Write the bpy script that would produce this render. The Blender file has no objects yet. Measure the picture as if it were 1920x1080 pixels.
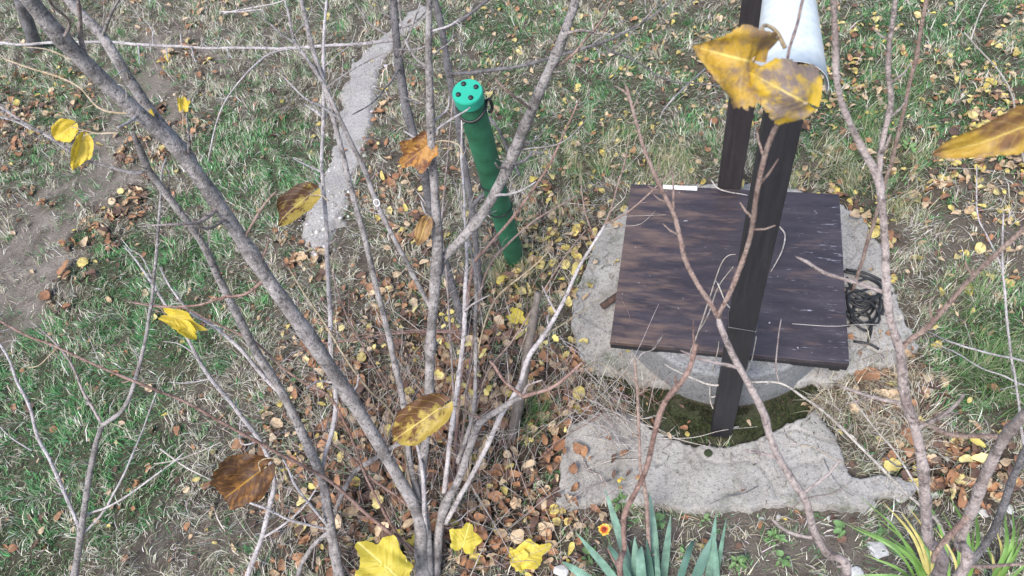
import bpy, bmesh, math, random
import numpy as np
from mathutils import Vector, Matrix

random.seed(7)
rng = np.random.default_rng(11)
scene = bpy.context.scene

# ------------------------------------------------------------------ camera
CAM_H = 3.3                       # metres above the lawn
FPX = 1420.0                      # focal length in pixels of a 1920 wide picture
_n = np.array([235., 960., 1420.]); _n /= np.linalg.norm(_n)      # straight down, seen from the camera
_Z = -_n
_Y = np.array([0, 0, 1.]) - _n[2] * _n; _Y /= np.linalg.norm(_Y)
_X = np.cross(_Y, _Z)
RM = np.array([_X, _Y, _Z])       # camera (right, down, forward) -> world
cam_data = bpy.data.cameras.new('camera')
cam = bpy.data.objects.new('camera', cam_data)
scene.collection.objects.link(cam)
cam_data.sensor_width = 36.0
cam_data.lens = 36.0 * FPX / 1920.0
cam_data.clip_start = 0.02
cam_data.clip_end = 500.0
cam_data.dof.use_dof = True
cam_data.dof.focus_distance = 2.7
cam_data.dof.aperture_fstop = 8.0
mr = Matrix(((RM[0][0], -RM[0][1], -RM[0][2]), (RM[1][0], -RM[1][1], -RM[1][2]), (RM[2][0], -RM[2][1], -RM[2][2])))
cam.matrix_world = Matrix.Translation((0, 0, CAM_H)) @ mr.to_4x4()
scene.camera = cam

# ------------------------------------------------------------------ light
SUN_EL, SUN_AZ = math.radians(58), math.radians(-140)     # azimuth from +Y towards +X
world = bpy.data.worlds.new('World'); scene.world = world; world.use_nodes = True
wn = world.node_tree
bg = wn.nodes['Background']
sky = wn.nodes.new('ShaderNodeTexSky'); sky.sky_type = 'NISHITA'; sky.sun_disc = False
sky.sun_elevation = SUN_EL; sky.sun_rotation = SUN_AZ
sky.air_density = 1.0; sky.dust_density = 2.0; sky.ozone_density = 1.0
wn.links.new(sky.outputs[0], bg.inputs[0]); bg.inputs[1].default_value = 0.115
sun_d = bpy.data.lights.new('sun', 'SUN'); sun_d.energy = 1.5; sun_d.angle = math.radians(22)
sun_d.color = (1.0, 0.975, 0.94)
sun = bpy.data.objects.new('sun', sun_d); scene.collection.objects.link(sun)
sdir = Vector((math.sin(SUN_AZ) * math.cos(SUN_EL), math.cos(SUN_AZ) * math.cos(SUN_EL), math.sin(SUN_EL)))
sun.rotation_euler = sdir.to_track_quat('Z', 'Y').to_euler()
scene.view_settings.view_transform = 'Standard'
scene.view_settings.look = 'None'
scene.view_settings.gamma = 1.0
scene.view_settings.exposure = 1.48
scene.render.engine = 'CYCLES'
scene.cycles.max_bounces = 6

# ------------------------------------------------------------------ helpers: view geometry of the surveyed photograph
def P(px, py, z=0.0):
    d = RM @ np.array([px - 960., py - 540., FPX])
    t = (z - CAM_H) / d[2]
    return np.array([0, 0, CAM_H]) + d * t

def proj(pts):
    v = (np.atleast_2d(pts) - np.array([0, 0, CAM_H])) @ RM
    return v[:, 0] / v[:, 2] * FPX + 960, v[:, 1] / v[:, 2] * FPX + 540, v[:, 2]

def depth(px, py, z):
    d = RM @ np.array([px - 960., py - 540., FPX])
    return (z - CAM_H) / d[2] * FPX

def vnoise(x, y, s, seed):
    """smooth value noise 0..1"""
    r = np.random.default_rng(seed).random((64, 64))
    x = np.asarray(x) / s + 31.3; y = np.asarray(y) / s + 17.7
    xi = np.floor(x).astype(int); yi = np.floor(y).astype(int)
    fx = x - xi; fy = y - yi
    fx = fx * fx * (3 - 2 * fx); fy = fy * fy * (3 - 2 * fy)
    a = r[xi % 64, yi % 64]; b = r[(xi + 1) % 64, yi % 64]; c = r[xi % 64, (yi + 1) % 64]; d = r[(xi + 1) % 64, (yi + 1) % 64]
    return (a * (1 - fx) + b * fx) * (1 - fy) + (c * (1 - fx) + d * fx) * fy

WELL = np.array([0.985, 1.855])
RING_R = 0.505
def gz(x, y):
    """height of the ground"""
    x = np.asarray(x, float); y = np.asarray(y, float)
    h = (vnoise(x, y, .55, 1) - .5) * .05 + (vnoise(x, y, .16, 2) - .5) * .018
    r = np.hypot(x - WELL[0], y - WELL[1])
    far = np.clip((np.hypot(x, y - 3) - 6) / 4, 0, 1)
    return h * np.clip((r - .75) / .5, 0, 1) * (1 - far)

# ------------------------------------------------------------------ helpers: materials
def nd(nt, typ, ins=None, **props):
    n = nt.nodes.new('ShaderNode' + typ)
    for k, v in props.items(): setattr(n, k, v)
    for k, v in (ins or {}).items():
        if hasattr(v, 'is_linked') or isinstance(v, bpy.types.NodeSocket): nt.links.new(v, n.inputs[k])
        else: n.inputs[k].default_value = v
    return n

def ramp(nt, fac, stops, interp='LINEAR'):
    n = nd(nt, 'ValToRGB', {0: fac}); cr = n.color_ramp; cr.interpolation = interp
    while len(cr.elements) > 1: cr.elements.remove(cr.elements[-1])
    cr.elements[0].position = stops[0][0]; cr.elements[0].color = (*stops[0][1], 1) if len(stops[0][1]) == 3 else stops[0][1]
    for p, c in stops[1:]:
        e = cr.elements.new(p); e.color = (*c, 1)
    return n.outputs[0]

def g(v): return (v, v, v)

def newmat(name):
    m = bpy.data.materials.new(name); m.use_nodes = True
    nt = m.node_tree
    return m, nt, nt.nodes['Principled BSDF']

def noise(nt, vec, scale, detail=4, rough=.55, out=0):
    return nd(nt, 'TexNoise', {'Vector': vec, 'Scale': scale, 'Detail': detail, 'Roughness': rough}).outputs[out]

def mixc(nt, fac, a, b, mode='MIX'):
    n = nt.nodes.new('ShaderNodeMix'); n.data_type = 'RGBA'; n.blend_type = mode
    for i, v in ((0, fac), (6, a), (7, b)):
        if isinstance(v, bpy.types.NodeSocket): nt.links.new(v, n.inputs[i])
        else: n.inputs[i].default_value = v if i == 0 else (*v, 1)
    return n.outputs[2]

def bump(nt, bsdf, h, strength=.5, dist=.01):
    b = nd(nt, 'Bump', {'Height': h, 'Strength': strength, 'Distance': dist})
    nt.links.new(b.outputs[0], bsdf.inputs['Normal'])

def mapped(nt, scale=(1, 1, 1), rot=(0, 0, 0), coord=3):
    tc = nd(nt, 'TexCoord')
    return nd(nt, 'Mapping', {'Vector': tc.outputs[coord], 'Scale': scale, 'Rotation': rot}).outputs[0]

def bark(name, dark, light, spots, rough=.85, scale=1.0):
    m, nt, b = newmat(name)
    o = mapped(nt)
    n1 = noise(nt, o, 16 * scale, 5, .6)
    c = ramp(nt, n1, [(.36, dark), (.60, light)])
    n2 = noise(nt, o, 150 * scale, 3, .6)
    c = mixc(nt, ramp(nt, n2, [(.60, g(0)), (.72, g(.75))]), c, spots)
    n4 = noise(nt, o, 60 * scale, 4, .7)
    c = mixc(nt, ramp(nt, n4, [(.36, g(.75)), (.48, g(0))]), c, tuple(v * .35 for v in dark))
    nt.links.new(c, b.inputs['Base Color']); b.inputs['Roughness'].default_value = rough
    n3 = nd(nt, 'Math', {0: noise(nt, o, 120 * scale, 4, .7), 1: n4}, operation='ADD').outputs[0]
    bump(nt, b, n3, 1.0, .007)
    return m

M = {}
M['bark_grey'] = bark('bark_grey', (.15, .13, .12), (.38, .34, .32), (.62, .59, .57))
M['bark_light'] = bark('bark_light', (.35, .31, .30), (.55, .50, .485), (.72, .68, .66))
M['bark_dark'] = bark('bark_dark', (.095, .085, .085), (.20, .185, .185), (.36, .34, .33))
M['bark_red'] = bark('bark_red', (.20, .11, .085), (.36, .235, .19), (.50, .40, .35))
M['bark_brown'] = bark('bark_brown', (.28, .18, .145), (.44, .32, .26), (.62, .52, .45), scale=1.6)
M['bark_pink'] = bark('bark_pink', (.24, .185, .165), (.43, .355, .325), (.62, .56, .53))
M['dry_stalk'] = bark('dry_stalk', (.36, .31, .26), (.60, .54, .47), (.72, .68, .62))
M['dry_tan'] = bark('dry_tan', (.36, .27, .16), (.54, .43, .29), (.64, .56, .42))

def concrete(name, base, dark, moss=0.0):
    m, nt, b = newmat(name); o = mapped(nt)
    c = ramp(nt, noise(nt, o, 5, 6, .65), [(.30, dark), (.62, base)])
    c = mixc(nt, ramp(nt, noise(nt, o, 70, 5, .75), [(.36, g(.8)), (.50, g(0))]), c, tuple(v * .55 for v in dark))
    c = mixc(nt, ramp(nt, noise(nt, o, 190, 2, .7), [(.58, g(0)), (.70, g(.6))]), c, (.62, .61, .60))
    if moss:
        c = mixc(nt, ramp(nt, noise(nt, o, 7, 5, .7), [(.55, g(0)), (.72, g(moss))]), c, (.07, .085, .035))
    nt.links.new(c, b.inputs['Base Color']); b.inputs['Roughness'].default_value = .95
    h = nd(nt, 'Math', {0: noise(nt, o, 90, 5, .75), 1: noise(nt, o, 9, 4, .6)}, operation='ADD').outputs[0]
    bump(nt, b, h, .7, .012)
    return m
M['slab'] = concrete('slab_concrete', (.385, .36, .325), (.23, .21, .185), .7)
M['ring'] = concrete('ring_concrete', (.26, .255, .25), (.15, .15, .15), .4)
M['path'] = concrete('path_grit', (.34, .315, .29), (.23, .21, .195))

def attr_mat(name, attr='col', rough=.8, transl=0.25, rough_tex=0):
    m, nt, b = newmat(name)
    a = nd(nt, 'Attribute', attribute_name=attr)
    col = a.outputs[0]
    if rough_tex:
        o = mapped(nt)
        col = mixc(nt, ramp(nt, noise(nt, o, rough_tex, 4, .7), [(.35, g(.75)), (.6, g(0))]), col, (.10, .06, .04))
    nt.links.new(col, b.inputs['Base Color']); b.inputs['Roughness'].default_value = rough
    if transl:
        t = nd(nt, 'BsdfTranslucent'); nt.links.new(col, t.inputs[0])
        mx = nd(nt, 'MixShader', {0: transl, 1: b.outputs[0], 2: t.outputs[0]})
        nt.links.new(mx.outputs[0], nt.nodes['Material Output'].inputs[0])
    return m
M['grass'] = attr_mat('grass_blade', transl=.3)
M['litter'] = attr_mat('litter_leaf', transl=.15, rough_tex=45)
M['stone'] = attr_mat('pebble_stone', transl=0)

def soil_mat():
    m, nt, b = newmat('ground_soil'); o = mapped(nt)
    a = nd(nt, 'Attribute', attribute_name='zone')
    sep = nd(nt, 'SeparateColor', {0: a.outputs[0]})
    base = ramp(nt, noise(nt, o, 11, 6, .7), [(.28, (.065, .05, .04)), (.5, (.12, .10, .08)), (.72, (.21, .18, .15))])
    path = ramp(nt, noise(nt, o, 6, 6, .65), [(.3, (.13, .11, .09)), (.55, (.235, .20, .17)), (.75, (.33, .29, .255))])
    c = mixc(nt, sep.outputs[0], base, path)
    c = mixc(nt, sep.outputs[1], c, ramp(nt, noise(nt, o, 60, 4, .7), [(.35, (.018, .025, .010)), (.65, (.075, .09, .038))]))
    c = mixc(nt, sep.outputs[2], c, ramp(nt, noise(nt, o, 25, 5, .7), [(.35, (.03, .023, .018)), (.65, (.11, .08, .06))]))
    c = mixc(nt, ramp(nt, noise(nt, o, 150, 3, .7), [(.36, g(.7)), (.5, g(0))]), c, (.06, .048, .04))
    nt.links.new(c, b.inputs['Base Color']); b.inputs['Roughness'].default_value = 1.0
    b.inputs['Specular IOR Level'].default_value = .15
    h = nd(nt, 'Math', {0: noise(nt, o, 110, 5, .75), 1: noise(nt, o, 28, 4, .6)}, operation='ADD').outputs[0]
    bump(nt, b, h, .9, .015)
    return m
M['soil'] = soil_mat()

def plain(name, col, rough=.6, metal=0.0, var=.25, sc=30, bmp=.2, spec=.5):
    m, nt, b = newmat(name); o = mapped(nt)
    c = ramp(nt, noise(nt, o, sc, 5, .6), [(.3, tuple(v * (1 - var) for v in col)), (.7, tuple(min(1, v * (1 + var)) for v in col))])
    nt.links.new(c, b.inputs['Base Color']); b.inputs['Roughness'].default_value = rough; b.inputs['Metallic'].default_value = metal
    b.inputs['Specular IOR Level'].default_value = spec
    bump(nt, b, noise(nt, o, sc * 3, 4, .6), bmp, .003)
    return m
M['cap_green'] = plain('cap_green_plastic', (.025, .36, .235), .4, var=.10, sc=8, bmp=.03)
M['pipe_green'] = plain('pipe_green_coating', (.026, .135, .068), .65, var=.4, sc=14, bmp=.15)
M['rubber'] = plain('black_rubber', (.014, .014, .015), .5, var=.2)
M['wire'] = plain('grey_wire', (.12, .12, .12), .5, .6)
M['white'] = plain('white_plastic', (.80, .80, .79), .5, var=.05)
M['rust'] = plain('rusty_iron', (.075, .045, .035), .8, .2, .5, 40, .5)
M['iris'] = plain('iris_leaf', (.115, .205, .15), .55, var=.42, sc=24, bmp=.1)
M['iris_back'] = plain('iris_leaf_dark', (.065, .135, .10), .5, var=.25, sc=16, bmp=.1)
M['lily'] = plain('lily_leaf', (.13, .24, .05), .5, var=.35, sc=10, bmp=.1)
M['lily_y'] = plain('lily_leaf_yellow', (.44, .38, .13), .55, var=.35, sc=12, bmp=.1)
M['weed'] = plain('weed_leaf', (.12, .21, .07), .6, var=.35, sc=20, bmp=.1)
M['petal'] = plain('flower_petal', (.62, .12, .025), .6, var=.3, sc=60)
M['petal_y'] = plain('flower_petal_tip', (.72, .40, .04), .6, var=.15, sc=60)
M['eye'] = plain('flower_centre', (.16, .02, .012), .8, var=.3, sc=90)
M['stake'] = None

def wood_cover():
    m, nt, b = newmat('cover_stained_plywood')
    tc = nd(nt, 'TexCoord')
    o = nd(nt, 'Mapping', {'Vector': tc.outputs[3], 'Scale': (1.0, 5.5, 1.0)}).outputs[0]
    o2 = nd(nt, 'Mapping', {'Vector': tc.outputs[3], 'Scale': (3.0, 26.0, 3.0)}).outputs[0]
    sp = nd(nt, 'SeparateXYZ', {0: tc.outputs[3]})
    c = ramp(nt, noise(nt, o, 3.0, 8, .68), [(.30, (.024, .018, .021)), (.52, (.044, .034, .038)), (.72, (.074, .058, .062))])
    left = nd(nt, 'MapRange', {0: sp.outputs[0], 1: .15, 2: -.5, 3: 0.0, 4: 1.0}).outputs[0]
    worn = nd(nt, 'Math', {0: noise(nt, o, 4.2, 7, .7), 1: nd(nt, 'Math', {0: left, 1: .17}, operation='MULTIPLY').outputs[0]}, operation='ADD').outputs[0]
    c = mixc(nt, ramp(nt, noise(nt, o2, 7, 6, .75), [(.30, g(.55)), (.55, g(0))]), c, (.018, .016, .022))
    c = mixc(nt, ramp(nt, worn, [(.57, g(0)), (.76, g(.85))]), c, (.145, .095, .072))
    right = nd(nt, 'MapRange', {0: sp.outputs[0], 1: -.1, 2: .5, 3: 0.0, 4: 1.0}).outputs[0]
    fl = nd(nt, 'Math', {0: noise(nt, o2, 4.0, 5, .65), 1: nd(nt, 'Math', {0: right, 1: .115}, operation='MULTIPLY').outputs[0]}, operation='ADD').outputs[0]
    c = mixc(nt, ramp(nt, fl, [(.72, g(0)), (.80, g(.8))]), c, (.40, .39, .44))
    c = mixc(nt, ramp(nt, noise(nt, tc.outputs[3], 55, 2, .5), [(.765, g(0)), (.79, g(.9))]), c, (.55, .54, .55))
    nt.links.new(c, b.inputs['Base Color']); b.inputs['Roughness'].default_value = .42
    bump(nt, b, noise(nt, o2, 5, 5, .7), .35, .003)
    return m
M['cover'] = wood_cover()

def wood_dark(name, a, c2, streak=(2, 2, 14)):
    m, nt, b = newmat(name); o = mapped(nt, (1, 1, .08))
    c = ramp(nt, noise(nt, o, 60, 6, .7), [(.3, a), (.7, c2)])
    c = mixc(nt, ramp(nt, noise(nt, mapped(nt), 9, 5, .7), [(.58, g(0)), (.78, g(.25))]), c, (.08, .075, .075))
    nt.links.new(c, b.inputs['Base Color']); b.inputs['Roughness'].default_value = .6
    bump(nt, b, noise(nt, o, 110, 5, .7), .4, .003)
    return m
M['post'] = wood_dark('post_dark_wood', (.010, .009, .011), (.026, .024, .027))
M['post_brown'] = wood_dark('post_brown_wood', (.018, .014, .015), (.038, .031, .032))
M['stake'] = wood_dark('stake_weathered', (.055, .045, .038), (.20, .165, .14))

def zinc():
    m, nt, b = newmat('galvanised_sheet'); o = mapped(nt)
    v = nd(nt, 'TexVoronoi', {'Vector': o, 'Scale': 55.0})
    c = ramp(nt, v.outputs[0], [(.1, (.60, .63, .63)), (.8, (.72, .74, .74))])
    c = mixc(nt, ramp(nt, noise(nt, o, 9, 5, .7), [(.45, g(0)), (.75, g(.5))]), c, (.52, .55, .55))
    nt.links.new(c, b.inputs['Base Color']); b.inputs['Metallic'].default_value = .35; b.inputs['Roughness'].default_value = .5
    return m
M['zinc'] = zinc()

def leaf_mat(name, yellow, brown, amount, edge, vein=(.72, .55, .16), spots=.6):
    """autumn leaf: uv = (along the midrib, across), brown patches by noise and towards one edge"""
    m, nt, b = newmat(name)
    uv = nd(nt, 'UVMap').outputs[0]; sp = nd(nt, 'SeparateXYZ', {0: uv})
    o = mapped(nt)
    ac = nd(nt, 'Math', {0: nd(nt, 'Math', {0: sp.outputs[1], 1: .5}, operation='SUBTRACT').outputs[0]}, operation='ABSOLUTE').outputs[0]   # 0..0.5
    e = nd(nt, 'Math', {0: sp.outputs[1], 1: edge}, operation='MULTIPLY').outputs[0]
    f = nd(nt, 'Math', {0: noise(nt, o, 26, 5, .65), 1: e}, operation='ADD').outputs[0]
    c = mixc(nt, ramp(nt, f, [(max(0, .62 - amount), g(0)), (max(.02, .74 - amount), g(1))]), yellow, brown)
    c = mixc(nt, ramp(nt, noise(nt, o, 55, 3, .7), [(.60, g(0)), (.72, g(spots))]), c, tuple(v * .45 for v in brown))
    k = nd(nt, 'Math', {0: sp.outputs[0], 1: nd(nt, 'Math', {0: ac, 1: .9}, operation='MULTIPLY').outputs[0]}, operation='SUBTRACT').outputs[0]
    fr = nd(nt, 'Math', {0: nd(nt, 'Math', {0: k, 1: 6.0}, operation='MULTIPLY').outputs[0]}, operation='FRACT').outputs[0]
    sv = ramp(nt, fr, [(0, g(.42)), (.07, g(0)), (.95, g(0)), (1, g(.42))])
    mv = ramp(nt, ac, [(0, g(.8)), (.012, g(.6)), (.026, g(0))])
    vv = nd(nt, 'Math', {0: sv, 1: mv}, operation='MAXIMUM').outputs[0]
    c = mixc(nt, vv, c, vein)
    nt.links.new(c, b.inputs['Base Color']); b.inputs['Roughness'].default_value = .55
    bump(nt, b, nd(nt, 'Math', {0: vv, 1: noise(nt, o, 70, 3, .6)}, operation='ADD').outputs[0], .5, .003)
    t = nd(nt, 'BsdfTranslucent'); nt.links.new(c, t.inputs[0])
    mx = nd(nt, 'MixShader', {0: .25, 1: b.outputs[0], 2: t.outputs[0]})
    nt.links.new(mx.outputs[0], nt.nodes['Material Output'].inputs[0])
    return m
YEL, BRN = (.62, .44, .04), (.14, .062, .025)

def fallen_mat(name, c0, c1):
    m, nt, b = newmat(name); o = mapped(nt)
    oi = nd(nt, 'ObjectInfo')
    c = ramp(nt, oi.outputs['Random'], [(0, c0), (1, c1)])
    c = mixc(nt, ramp(nt, noise(nt, o, 1.8, 4, .7), [(.50, g(0)), (.72, g(.7))]), c, tuple(v * .35 for v in c0))
    nt.links.new(c, b.inputs['Base Color']); b.inputs['Roughness'].default_value = .7
    t = nd(nt, 'BsdfTranslucent'); nt.links.new(c, t.inputs[0])
    mx = nd(nt, 'MixShader', {0: .15, 1: b.outputs[0], 2: t.outputs[0]})
    nt.links.new(mx.outputs[0], nt.nodes['Material Output'].inputs[0])
    return m
TONES = {'yellow': ((.60, .47, .10), (.74, .62, .26)), 'tan': ((.46, .32, .18), (.68, .52, .34)),
         'brown': ((.27, .125, .06), (.46, .24, .12)), 'dark brown': ((.085, .05, .038), (.18, .10, .07))}
for k, (a, b_) in TONES.items(): M['fallen ' + k] = fallen_mat('fallen_leaf_' + k.replace(' ', '_'), a, b_)

# ------------------------------------------------------------------ helpers: objects
def link(o): scene.collection.objects.link(o); return o
def tag(o, label=None, cat=None, group=None, kind=None):
    if label: o['label'] = label
    if cat: o['category'] = cat
    if group: o['group'] = group
    if kind: o['kind'] = kind
    return o
def thing(name, loc, label, cat, group=None):
    o = link(bpy.data.objects.new(name, None)); o.location = loc; o.empty_display_size = .1
    return tag(o, label, cat, group)
def mesh_obj(name, V, Fc, mat, parent=None, smooth=False, origin=None, uvs=None):
    """one mesh object; world vertices V are stored relative to origin (the root's own place)"""
    V = np.asarray(V, float)
    if origin is not None: V = V - np.asarray(origin)
    me = bpy.data.meshes.new(name); me.from_pydata(V.tolist(), [], Fc)
    if smooth: me.polygons.foreach_set('use_smooth', [True] * len(me.polygons))
    if uvs is not None:
        ul = me.uv_layers.new(name='UVMap'); li = np.empty(len(me.loops), int); me.loops.foreach_get('vertex_index', li)
        ul.data.foreach_set('uv', np.asarray(uvs)[li].ravel())
    me.materials.append(mat); me.update()
    o = link(bpy.data.objects.new(name, me))
    if parent is not None: o.parent = parent
    elif origin is not None: o.location = origin
    return o
def fast_mesh(name, V, tri, mat, col=None, smooth=False):
    """many triangles at once"""
    me = bpy.data.meshes.new(name); nv, nt_ = len(V), len(tri)
    me.vertices.add(nv); me.vertices.foreach_set('co', np.asarray(V, np.float32).ravel())
    me.loops.add(nt_ * 3); me.loops.foreach_set('vertex_index', np.asarray(tri, np.int32).ravel())
    me.polygons.add(nt_); me.polygons.foreach_set('loop_start', np.arange(0, nt_ * 3, 3, dtype=np.int32))
    me.polygons.foreach_set('loop_total', np.full(nt_, 3, np.int32))
    if smooth: me.polygons.foreach_set('use_smooth', np.ones(nt_, bool))
    if col is not None:
        a = me.color_attributes.new('col', 'FLOAT_COLOR', 'POINT')
        a.data.foreach_set('color', np.c_[col, np.ones(nv)].astype(np.float32).ravel())
    me.materials.append(mat); me.update(calc_edges=True); me.validate()
    return link(bpy.data.objects.new(name, me))

def catmull(pts, step):
    pts = np.asarray(pts, float)
    if len(pts) < 3: 
        n = max(2, int(np.linalg.norm(pts[-1] - pts[0]) / step) + 1)
        return pts[0] + (pts[-1] - pts[0]) * np.linspace(0, 1, n)[:, None]
    q = np.vstack([2 * pts[0] - pts[1], pts, 2 * pts[-1] - pts[-2]])
    out = []
    for i in range(1, len(q) - 2):
        n = max(1, int(round(np.linalg.norm(q[i + 1][:3] - q[i][:3]) / step)))
        t = (np.arange(n) / n)[:, None]
        out.append(.5 * ((2 * q[i]) + (q[i + 1] - q[i - 1]) * t + (2 * q[i - 1] - 5 * q[i] + 4 * q[i + 1] - q[i + 2]) * t ** 2
                         + (-q[i - 1] + 3 * q[i] - 3 * q[i + 1] + q[i + 2]) * t ** 3))
    out.append(q[-2][None]); return np.vstack(out)

def tube_geo(pts, rad, segs=6, base=0):
    pts = np.asarray(pts, float); n = len(pts); V = []; Fc = []
    tan = np.gradient(pts, axis=0); tan /= np.linalg.norm(tan, axis=1)[:, None] + 1e-9
    ref = np.array([.3, .2, 1.]) if abs(tan[0][2]) < .8 else np.array([1., .1, 0])
    u = np.cross(tan[0], ref); u /= np.linalg.norm(u)
    for i in range(n):
        u = u - u.dot(tan[i]) * tan[i]; u /= np.linalg.norm(u) + 1e-9
        v = np.cross(tan[i], u)
        for k in range(segs):
            a = 2 * math.pi * k / segs
            V.append(pts[i] + rad[i] * (math.cos(a) * u + math.sin(a) * v))
    for i in range(n - 1):
        for k in range(segs):
            a = i * segs + k; b = i * segs + (k + 1) % segs
            Fc.append((base + a, base + b, base + b + segs, base + a + segs))
    Fc.append(tuple(base + k for k in range(segs))[::-1]); Fc.append(tuple(base + (n - 1) * segs + k for k in range(segs)))
    return V, Fc
def tube(name, pts, rad, mat, parent=None, segs=8, origin=None):
    if np.isscalar(rad): rad = [rad] * len(pts)
    V, Fc = tube_geo(pts, rad, segs)
    return mesh_obj(name, V, Fc, mat, parent, True, origin)

def box_geo(x0, x1, y0, y1, z0, z1, bev=.004):
    bm = bmesh.new(); bmesh.ops.create_cube(bm, size=1)
    for v in bm.verts: v.co = Vector(((x0 + x1) / 2 + v.co.x * (x1 - x0), (y0 + y1) / 2 + v.co.y * (y1 - y0), (z0 + z1) / 2 + v.co.z * (z1 - z0)))
    if bev: bmesh.ops.bevel(bm, geom=bm.edges[:], offset=bev, segments=2, affect='EDGES', profile=.6)
    return bm
def bm_obj(name, bm, mat, parent=None, smooth=False):
    me = bpy.data.meshes.new(name); bm.to_mesh(me); bm.free()
    if smooth: me.polygons.foreach_set('use_smooth', [True] * len(me.polygons))
    me.materials.append(mat); o = link(bpy.data.objects.new(name, me))
    if parent is not None: o.parent = parent
    return o

def in_poly(x, y, poly):
    x = np.asarray(x); y = np.asarray(y); c = np.zeros(x.shape, bool); n = len(poly); j = n - 1
    for i in range(n):
        xi, yi = poly[i]; xj, yj = poly[j]
        c ^= ((yi > y) != (yj > y)) & (x < (xj - xi) * (y - yi) / (yj - yi + 1e-12) + xi); j = i
    return c
def wpoly(pp, z=0): return np.array([P(a, b, z)[:2] for a, b in pp])

# ------------------------------------------------------------------ zones of the ground (survey ellipses: centre, half sizes, weight)
GREEN = [(300, 560, 200, 140, 1.15), (490, 320, 150, 120, 1.0), (130, 800, 220, 220, 1.1), (40, 1000, 110, 150, .9), (240, 690, 150, 90, .8), (230, 130, 60, 60, .5), (90, 160, 110, 80, .6),
         (1000, 230, 140, 110, .7), (1220, 150, 190, 150, .55), (1680, 150, 260, 210, .8), (1860, 660, 110, 130, .95), (940, 40, 160, 60, .7), (560, 30, 110, 60, .4),
         (1000, 790, 60, 60, .35), (80, 330, 90, 60, .5), (1850, 120, 140, 160, .6), (1250, 300, 120, 60, .35)]
BARE = [(345, 80, 60, 35, .9), (262, 175, 50, 50, .9), (225, 255, 55, 50, 1), (175, 335, 65, 55, 1), (115, 420, 80, 60, 1), (40, 500, 90, 70, 1), (10, 600, 60, 60, 1), (290, 130, 60, 50, 1), (0, 640, 60, 50, .9), (1720, 420, 110, 70, .4),
        (1250, 1030, 330, 70, .55), (1600, 1000, 200, 80, .5), (430, 1000, 200, 120, .08), (1880, 420, 120, 120, .35)]
LITTER = [(395, 20, 26, 36, .9), (350, 110, 20, 36, .6), (318, 205, 28, 32, .9), (268, 290, 28, 36, .8), (222, 365, 26, 40, 1.1), (172, 445, 28, 44, 1.2), (132, 515, 26, 42, 1.1), (82, 595, 28, 36, 1.0), (50, 250, 70, 60, .45), (40, 370, 50, 30, .4), (900, 990, 150, 110, 1.3), (1000, 930, 80, 110, 1.3), (800, 760, 260, 230, 1), (940, 920, 220, 190, 1), (700, 980, 200, 140, .9), (1040, 720, 90, 120, 1), (350, 235, 40, 40, .5), (590, 480, 50, 45, 1), (70, 190, 110, 90, .4), (690, 230, 40, 90, .6), (760, 420, 100, 130, .5), (1050, 460, 110, 130, .7),
          (1130, 900, 110, 90, .6), (1620, 400, 70, 60, .7), (1790, 880, 130, 70, 1.3), (1700, 760, 100, 90, .8), (900, 600, 120, 90, .7), (1170, 720, 60, 50, .8), (560, 900, 140, 120, .6),
          (480, 870, 80, 60, .5), (1760, 330, 120, 80, .4), (1480, 130, 220, 120, .35), (1850, 280, 120, 200, .4)]
def zone(Z, px, py):
    w = np.zeros(px.shape)
    for cx, cy, rx, ry, a in Z:
        q = ((px - cx) / rx) ** 2 + ((py - cy) / ry) ** 2
        w = np.maximum(w, a * np.clip(1.35 - q, 0, 1))
    return w
def zones(x, y):
    z = np.zeros_like(x); px, py, _ = proj(np.c_[x, y, z])
    j1 = (vnoise(x, y, .13, 5) - .5) * 110; j2 = (vnoise(x, y, .13, 6) - .5) * 110
    return zone(GREEN, px + j1, py + j2), zone(BARE, px + j1, py + j2), zone(LITTER, px + j1, py + j2), px, py

APRON_BACK = [(1075, 620), (1072, 565), (1100, 490), (1118, 440), (1150, 410), (1190, 370), (1280, 345), (1440, 340), (1560, 368), (1612, 402), (1652, 455), (1678, 540), (1702, 605), (1722, 648),
              (1690, 678), (1610, 690), (1560, 722), (1520, 712), (1380, 745), (1200, 715), (1165, 700), (1120, 693), (1088, 668)]
APRON_FRONT = [(1041, 945), (1050, 900), (1052, 850), (1066, 800), (1110, 772), (1165, 772), (1215, 792), (1262, 820), (1330, 834), (1400, 830), (1466, 802), (1528, 768), (1562, 805), (1580, 850), (1600, 893),
               (1660, 888), (1717, 903), (1724, 917), (1702, 932), (1650, 928), (1626, 955), (1583, 952), (1481, 943), (1407, 953), (1338, 956), (1285, 962), (1235, 940), (1180, 944), (1122, 938), (1080, 950)]
SLAB_Z = .052
PB, PF = wpoly(APRON_BACK, SLAB_Z), wpoly(APRON_FRONT, SLAB_Z)
PATH_PX = [(790, 5), (745, 40), (705, 72), (684, 92), (655, 118), (640, 170), (628, 235), (612, 300), (590, 350), (572, 395), (562, 440), (575, 478), (598, 488), (622, 455), (650, 400), (672, 335), (690, 270), (702, 205), (716, 140), (735, 100), (775, 60), (820, 20)]
PP = wpoly(PATH_PX)

def smooth_noise_poly(poly, step=.03, jit=.008):
    pts = catmull(np.vstack([np.c_[poly, np.zeros(len(poly))], [[*poly[0], 0]]]), step)[:-1, :2]
    return pts + rng.normal(0, jit, pts.shape)

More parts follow.
